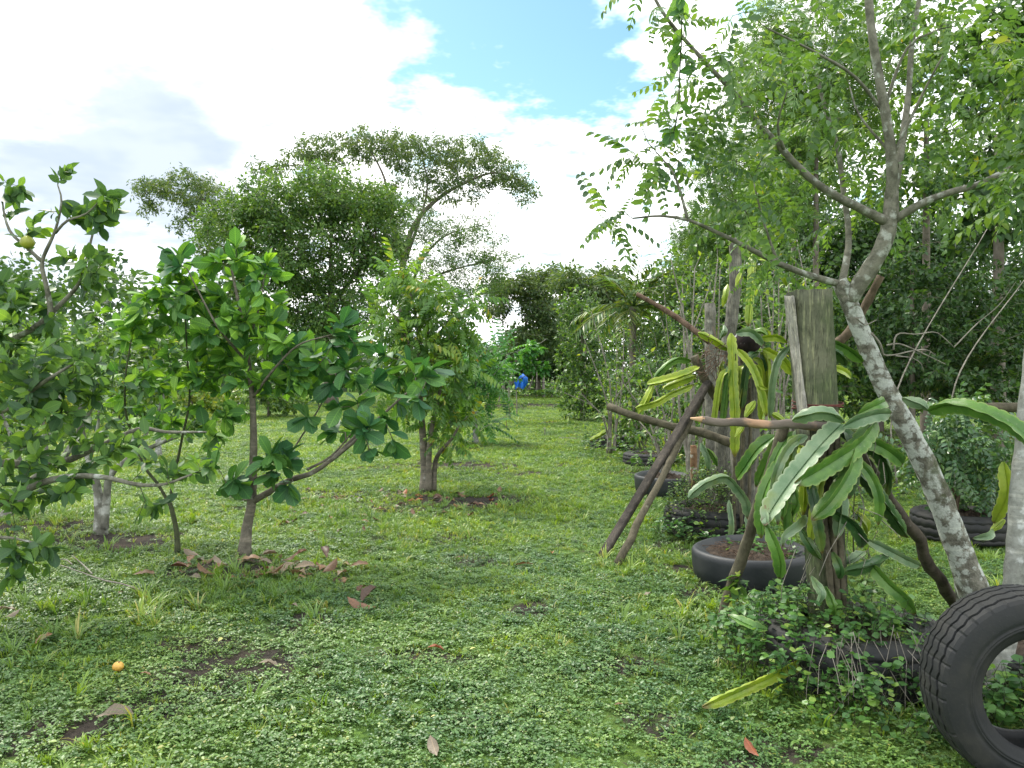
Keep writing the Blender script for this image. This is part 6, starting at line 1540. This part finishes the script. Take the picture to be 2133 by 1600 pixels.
def build_weeds():
    r = RandomState(111)
    RND = [leaf_tpl(.36, .45, .15, .12, 2, blunt=1.1), leaf_tpl(.30, .45, .25, .22, 2, blunt=.9), leaf_tpl(.40, .5, .1, .05, 2, blunt=1.2)]
    c = np.array([gx(1745, 3.85), 3.85])
    weed_patch('creeping_weeds', 'mound of creeping small-leaved weeds covering the front tyre planter', c, .60, .50, .40, 620, r, M['weed'], .038, RND, dome=.55)
    weed_patch('creeping_weeds', 'grassy weeds round the foot of the treaded tyre planter', np.array([gx(1485, 7.2), 7.05]), .62, .42, .16, 150, r, M['weed'], .045, RND, dome=.2)
    weed_patch('creeping_weeds', 'fringe of weeds at the foot of the upright tyre', np.array([gx(1905, 3.2), 3.35]), .40, .28, .20, 130, r, M['weed'], .034, RND, dome=.6)
    weed_patch('creeping_weeds', 'weeds between the smooth tyre planter and the mossy post', np.array([gx(1640, 4.5), 4.45]), .45, .45, .17, 200, r, M['weed'], .036, RND, dome=.5)
    weed_patch('fine_weeds', 'fine reddish-green weeds filling the treaded tyre behind the boards', np.array([gx(1475, 7.25), 7.25]), .42, .40, .62, 420, r, M['scrub'], .030, SMALL, dome=.5)
    weed_patch('creeping_weeds', 'weeds seen through the hole of the upright tyre', np.array([gx(2120, 3.4), 3.25]), .30, .22, .25, 90, r, M['weed'], .05, RND, dome=.6)
    weed_patch('planter_weeds', 'few sprigs of weed in the soil of the smooth tyre planter', np.array([gx(1600, 5.6), 5.6]), .26, .24, .30, 46, r, M['weed'], .036, RND, dome=.3)
    mb = MB()
    for q in range(150):
        a = r.rand() * 6.283; d = .29 * math.sqrt(r.rand()); p = np.array([gx(1565, 5.62) + d * math.cos(a), 5.62 + d * math.sin(a), .225]); v = r.normal(size=3) * [.035, .035, .006]
        tube(mb, np.array([p - v, p + v]), [.0025, .0015], 3)
    tag(link('dry_stems', mb.mesh('dry_stems', M['dead_root'])), 'dry brown sticks and straw on the soil of the smooth tyre planter', 'litter', kind='stuff')
    weed_patch('shade_weeds', 'low weeds in the shade under the right-hand thicket', np.array([gx(1900, 9.5), 9.8]), 2.6, 1.4, .30, 420, r, M['hedge'], .07, LEAFY, dome=.3)
    weed_patch('row_weeds', 'weeds along the foot of the scrub row', np.array([gx(1400, 14), 14.5]), 1.6, 4.0, .30, 380, r, M['scrub'], .08, LEAFY, dome=.3)
    weed_patch('fence_weeds', 'low weeds under the far fence', np.array([gx(1080, 48), 48.0]), 7, 1.6, .5, 400, r, M['hedge'], .25, LEAFY, dome=.2)
    # trailing dry stems over the tyre front
    mb = MB()
    for q in range(26):
        x = gx(1690 + q * 9, 3.42); a = np.array([x + r.normal() * .05, 3.42 + r.uniform(-.03, .1), .30 + r.uniform(-.05, .06)]); e = np.array([x + r.normal() * .10, 3.33 + r.uniform(-.1, .06), r.uniform(.0, .18)])
        tube(mb, np.array([a, (a + e) / 2 + r.normal(size=3) * .03, e]), [.0022, .002, .001], 3, cap=False)
    tag(link('dry_stems', mb.mesh('dry_stems', M['bark_grey'])), 'dry pale weed stems trailing over the front tyre planter', 'stems', kind='stuff')
    # grey-green shrub in the right tyre planter
    Y = 7.05; g = np.array([gx(2003, Y), Y, .2]); PING = [pinnate_tpl(6, .24, .26, arch=.3, seed=360 + i, hang=.4, ang=62, tpl=leaf_tpl(.26, .45, .25, .2, 2)) for i in range(3)]
    L = [limb([g, P(1990, 1080, Y), P(2000, 1010, Y), P(2010, 960, Y), P(1995, 900, Y)], .022, .008, .08), limb([P(2000, 1010, Y), P(2030, 960, Y), P(2060, 910, Y)], .012, .006), limb([P(1995, 1040, Y), P(1960, 970, Y), P(1940, 920, Y)], .012, .005)]
    make_tree('compound_leaf_shrub', 'grey-green feather-leaved shrub growing in the tyre right of the leaning trunk', 'shrub', L, [(1990, 920, 70, 40, Y, .4, 40), (2040, 960, 60, 60, Y, .4, 36), (1950, 960, 50, 50, Y, .4, 26), (2040, 1040, 50, 40, Y, .35, 20), (2000, 860, 60, 30, Y, .4, 20)], M['glaucous'], M['bark_brown'], r, None, 3, .26, PING, 'glau', 200, leaf_name='feather_leaf', twig=dict(r_max=.006, r_tip=.0018, step=.08), flare=False)
    # small upright seedling before the cactus and the sprout on the leaning pole
    for px, py, Y, hh, lab, mat in [(1780, 1150, 4.1, 150, 'thin upright seedling with paired grey-green leaves before the mossy post', 'glaucous'), (1540, 1262, 4.35, 70, 'fresh bright sprout at the foot of the leaning pole', 'scrub')]:
        b = P(px, py + 20, Y); b[2] = max(0.0, b[2] - .05)
        L = [limb([b, P(px - 3, py - hh * .4, Y), P(px + 2, py - hh, Y)], .005, .002, .05)]
        t = np.linspace(.25, 1, 9)[:, None]; tips = L[0][0][(t[:, 0] * (len(L[0][0]) - 1)).astype(int)] + r.normal(size=(9, 3)) * [.025, .025, .01]
        make_tree('seedling', lab, 'seedling', L, [], M[mat], M['bark_green'], r, None, 3, .062 if mat == 'glaucous' else .085, LEAFY, extra_tips=tips, twig=dict(r_max=.002, r_tip=.001, step=.03), flare=False)
    # vine hanging through the leaning tree's left crown
    C = catmull(np.array(PL([(1418, -40), (1420, 60), (1416, 150), (1412, 230), (1400, 290)], 4.05)), .05); base = C[0]
    root = empty('climbing_vine', base, 'climbing vine with broad oval leaves hanging at the left of the leaning tree crown', 'vine')
    mb = MB(); tube(mb, C, .004, 5); link('stem', mb.mesh('stem', M['bark_green'], base), root)
    n = 26; ii = r.randint(0, len(C), n); D = np.stack([r.uniform(-1, 1, n), r.uniform(-.5, .5, n), r.uniform(-1.0, .1, n)], -1)
    leaf_objects('leaf', root, ELL, ['ell0', 'ell1', 'ell2'], M['cashew'], C[ii], nrm(D), np.array([0, -.8, .6]) + r.normal(size=(n, 3)) * .4, r.uniform(.07, .11, n), r.randint(0, 3, n), base)


build_weeds()


# ------------------------------------------------------------------ fallen leaves, fruit, twigs on the lawn
DRY = [leaf_tpl(.25, .58, .35, .22, 8, wave=.055, seed=400, blunt=1.1, stalk=.15), leaf_tpl(.26, .58, .6, .5, 8, wave=.06, seed=401, blunt=1.1, stalk=.15), leaf_tpl(.24, .55, .9, .15, 8, wave=.055, seed=402, blunt=1.0, stalk=.12), leaf_tpl(.25, .56, -.45, -.3, 8, wave=.06, seed=403, blunt=1.1, stalk=.15)]


def fallen(label, px, py, L, az, rng, mat='dry', lift=.02, tilt=0.12, which=None, group=None, roll=.3, name='fallen_leaf', up=0.0):
    g = G(px, py); w = rng.randint(0, 4) if which is None else which
    a = math.radians(az); D = np.array([[math.cos(a), math.sin(a), tilt]]); N = np.array([[rng.normal() * roll, rng.normal() * roll - .15, 1.0]])
    X, D, Z = leaf_axes(D, N); me = tpl_mesh(f'dry{w}', DRY[w], M[mat], name); s = L * .86
    p = g + np.array([0, 0, lift]) - D[0] * L * .5
    o = bpy.data.objects.new(name, me); COL.objects.link(o)
    o.matrix_world = Matrix(((X[0][0] * s, D[0][0] * s, Z[0][0] * s, p[0]), (X[0][1] * s, D[0][1] * s, Z[0][1] * s, p[1]), (X[0][2] * s, D[0][2] * s, Z[0][2] * s, p[2]), (0, 0, 0, 1)))
    tag(o, label, 'leaf', group); return o


def build_litter():
    r = RandomState(121); GL = 'dry leaves on the lawn'
    items = [  # label, px, py, length, azimuth, mat, lift, tilt, shape
        ('large dry leaf on edge, dark brown, standing alone right of the litter', 770, 1250, .20, 62, 'dry_dark', .06, .55, 2), ('large dark brown leaf lying flat left of the standing one', 745, 1272, .19, 175, 'dry_dark', .03, .1, 3), ('small curled pale brown leaf behind the standing dark leaf', 752, 1232, .12, 75, 'dry', .05, .6, 1),
        ('single dry leaf at the right end of the litter', 752, 1180, .15, 20, 'dry', .04, .25, 0), ('dry leaf folded upright in the middle of the litter', 597, 1196, .17, 70, 'dry', .06, .9, 1), ('broad reddish dry leaf on the right heap of the litter', 668, 1188, .19, 100, 'dry', .05, .15, 0), ('second broad dry leaf overlapping on the right heap', 690, 1192, .17, 60, 'dry', .05, .2, 3), ('dark curled leaf tip standing above the right heap', 676, 1168, .15, 120, 'dry_dark', .09, .7, 2),
        ('dry leaf right of the right heap', 712, 1195, .13, 80, 'dry', .04, .3, 1), ('small dry leaf above the middle of the litter', 630, 1163, .12, 40, 'dry_dark', .05, .4, 2), ('long dry leaf at the foot of the cashew trunk', 530, 1178, .21, 15, 'dry', .04, .12, 0), ('dry leaf tip beyond the long one, towards the lawn', 563, 1165, .15, 30, 'dry_grey', .03, .15, 2), ('dry leaf at the left front of the middle heap', 572, 1208, .20, 10, 'dry', .04, .1, 3), ('crumpled dry leaf in front of the middle heap', 620, 1200, .18, 140, 'dry', .04, .25, 1), ('leaf lying across the middle heap', 640, 1192, .17, 35, 'dry', .06, .2, 0),
        ('pale dry leaf beside the cashew trunk base, left', 455, 1185, .15, 150, 'dry_grey', .03, .1, 3), ('round brown leaf left of the cashew trunk', 398, 1176, .14, 95, 'dry', .04, .4, 0), ('long flat brown leaf left of the litter', 425, 1205, .20, 160, 'dry', .03, .08, 3), ('leaf partly under grass left of the litter', 375, 1190, .15, 10, 'dry_dark', .02, .05, 2), ('folded leaf between trunk and middle heap', 462, 1190, .13, 60, 'dry', .03, .4, 1), ('small round leaf in the grass before the litter', 487, 1217, .09, 40, 'dry', .03, .1, 0), ('half-buried leaf before the middle heap', 522, 1222, .11, 100, 'dry', .02, .1, 1), ('leaf tucked behind the long leaf by the trunk', 548, 1186, .14, 170, 'dry_grey', .03, .1, 2), ('narrow brown leaf at the left end of the litter', 306, 1208, .15, 20, 'dry', .03, .15, 0), ('leaf at the foot of the forked sapling', 395, 1165, .14, 165, 'dry_grey', .03, .1, 3), ('small leaf left of the standing folded leaf', 560, 1202, .12, 130, 'dry', .04, .2, 2), ('brown leaf between the heaps', 608, 1178, .14, 20, 'dry', .05, .2, 3),
        ('dry leaf alone in the middle of the lawn', 1088, 1183, .15, 170, 'dry', .035, .1, 0), ('small red-brown leaf in the middle foreground', 912, 1368, .09, 15, 'dry_red', .035, .15, 1), ('pale grey leaf curled at the bottom edge', 902, 1586, .10, 110, 'dry_grey', .03, .12, 3), ('long grey-brown leaf lying at the lower left', 248, 1524, .15, 12, 'dry_grey', .03, .08, 2), ('grey leaf arched on the bare patch', 565, 1400, .10, 10, 'dry_grey', .03, .12, 1), ('pale leaf at the left edge of the lawn', 12, 1292, .14, 30, 'dry_grey', .04, .35, 1), ('small pale leaf beside the one at the left edge', 30, 1305, .10, 20, 'dry_grey', .03, .2, 3), ('grey-brown leaf standing in the grass at left', 92, 1356, .11, 60, 'dry', .04, .6, 0), ('pale yellow leaf scrap at the edge of the bare patch', 460, 1346, .05, 80, 'dry_pale', .03, .3, 0), ('red-brown leaf in the lower right foreground', 1562, 1575, .09, 110, 'dry_red', .03, .15, 3), ('small brown leaf below the leaning boards', 1150, 1155, .08, 90, 'dry_red', .03, .2, 1), ('orange dead leaf at the foot of the mossy post', 1790, 1208, .075, 80, 'dry_red', .22, .9, 1), ('brown leaf in the soil of the smooth tyre planter', 1568, 1160, .11, 120, 'dry', .27, .3, 2), ('tiny pale leaf right of the cashew litter', 958, 1170, .07, 20, 'dry', .03, .2, 0), ('small tan leaf in the grass at lower centre', 612, 1276, .06, 150, 'dry_grey', .03, .1, 2), ('tan fruit husk in the grass at left', 252, 1255, .05, 80, 'dry', .03, .4, 1), ('pale leaf scrap right foreground', 1350, 1250, .07, 40, 'dry_grey', .03, .2, 0), ('tiny yellow leaf beside the red-brown one', 985, 1368, .035, 30, 'dry_pale', .03, .3, 0), ('small yellow leaf in the lower centre', 905, 1522, .03, 30, 'dry_pale', .03, .2, 0), ('small tan leaf in the lower right centre', 1290, 1480, .04, 10, 'dry', .03, .2, 0), ('leaf scrap at the foot of the bare patch', 305, 1430, .05, 10, 'dry', .03, .2, 1), ('brown leaf in the far lawn right of the cashew', 795, 1062, .17, 20, 'dry', .03, .1, 0), ('dark leaf on the soil under the many-stemmed tree', 905, 1040, .17, 170, 'dry_dark', .03, .1, 1)]
    for lab, px, py, L, az, mat, lift, tilt, w in items:
        fallen(lab, px, py, L, az, r, mat, lift + .01, tilt, w, GL)
    NM = {'dry': 'tan', 'dry_dark': 'dark brown', 'dry_red': 'reddish', 'dry_grey': 'greyish'}
    def where(px, a, b, lo, mid, hi): return lo if px < a else (mid if px < b else hi)
    for q in range(46):
        px = 820 + r.rand() * 230; mt = ['dry', 'dry_dark', 'dry_red', 'dry_grey'][r.randint(4)]
        lab = f'small {NM[mt]} leaf on the dark soil ' + where(px, 875, 950, 'left of the many-stemmed tree', 'before the many-stemmed tree', 'right of the many-stemmed tree')
        fallen(lab, px, 1022 + r.rand() * 55, r.uniform(.08, .15), r.uniform(0, 360), r, mt, .02, r.uniform(0, .3), None, 'leaf litter under the many-stemmed tree')
    for q in range(34):
        px = 560 + r.rand() * 260; mt = ['dry', 'dry_dark', 'dry'][r.randint(3)]
        lab = f'small {NM[mt]} leaf in the lawn behind the litter, ' + where(px, 640, 730, 'near the cashew trunk', 'under the low cashew branch', 'towards the many-stemmed tree')
        fallen(lab, px, 1010 + r.rand() * 110, r.uniform(.06, .13), r.uniform(0, 360), r, mt, .03, r.uniform(0, .3), None, 'dry leaves strewn behind the cashew')
    for q in range(40):
        px = 370 + r.rand() * 360; mt = ['dry', 'dry_dark', 'dry', 'dry_grey'][r.randint(4)]
        lab = f'{NM[mt]} leaf crumb sunk in the litter ' + where(px, 480, 600, 'left of the cashew trunk', 'just right of the cashew trunk', 'at its right heap')
        fallen(lab, px, 1165 + r.rand() * 50, r.uniform(.07, .13), r.uniform(0, 360), r, mt, .012, r.uniform(0, .2), None, 'leaf crumbs round the cashew trunk')
    # fallen yellow fruit
    g = G(246, 1416); mb = MB(); th = np.linspace(0, math.pi, 11)
    lathe(mb, np.stack([np.sin(th) * .026 + .0001, -np.cos(th) * .0235], -1), 18, 0, lambda m, a: (RandomState(1).normal(size=(m, len(a))) * .0004, RandomState(2).normal(size=(m, len(a))) * .0006))
    fr = empty('fallen_fruit', g, 'small round yellow fruit lying in the grass at lower left', 'fruit'); link('peel', mb.mesh('peel', M['fallen_fruit']), fr, (0, 0, .034))
    mb = MB(); tube(mb, np.array([[0, 0, 0], [.002, 0, .004]]), [.004, .003], 7); link('calyx', mb.mesh('calyx', M['bark_brown']), fr, (.006, -.004, .056))
    # twig on the lawn
    g = G(210, 1235); root = empty('fallen_twig', g, 'thin forked grey twig lying on the grass at left', 'twig')
    for pts in [[(120, 1200), (165, 1218), (215, 1235), (250, 1240), (290, 1250)], [(150, 1178), (170, 1198), (192, 1222)], [(110, 1190), (135, 1188), (150, 1200)]]:
        C = np.array([G(*p) + [0, 0, .045] for p in pts]); C = catmull(C, .03); mb = MB(); tube(mb, C, np.linspace(.003, .006, len(C)), 6, 0, .5, .1, r); link('stem', mb.mesh('stem', M['bark_grey'], g), root)


build_litter()
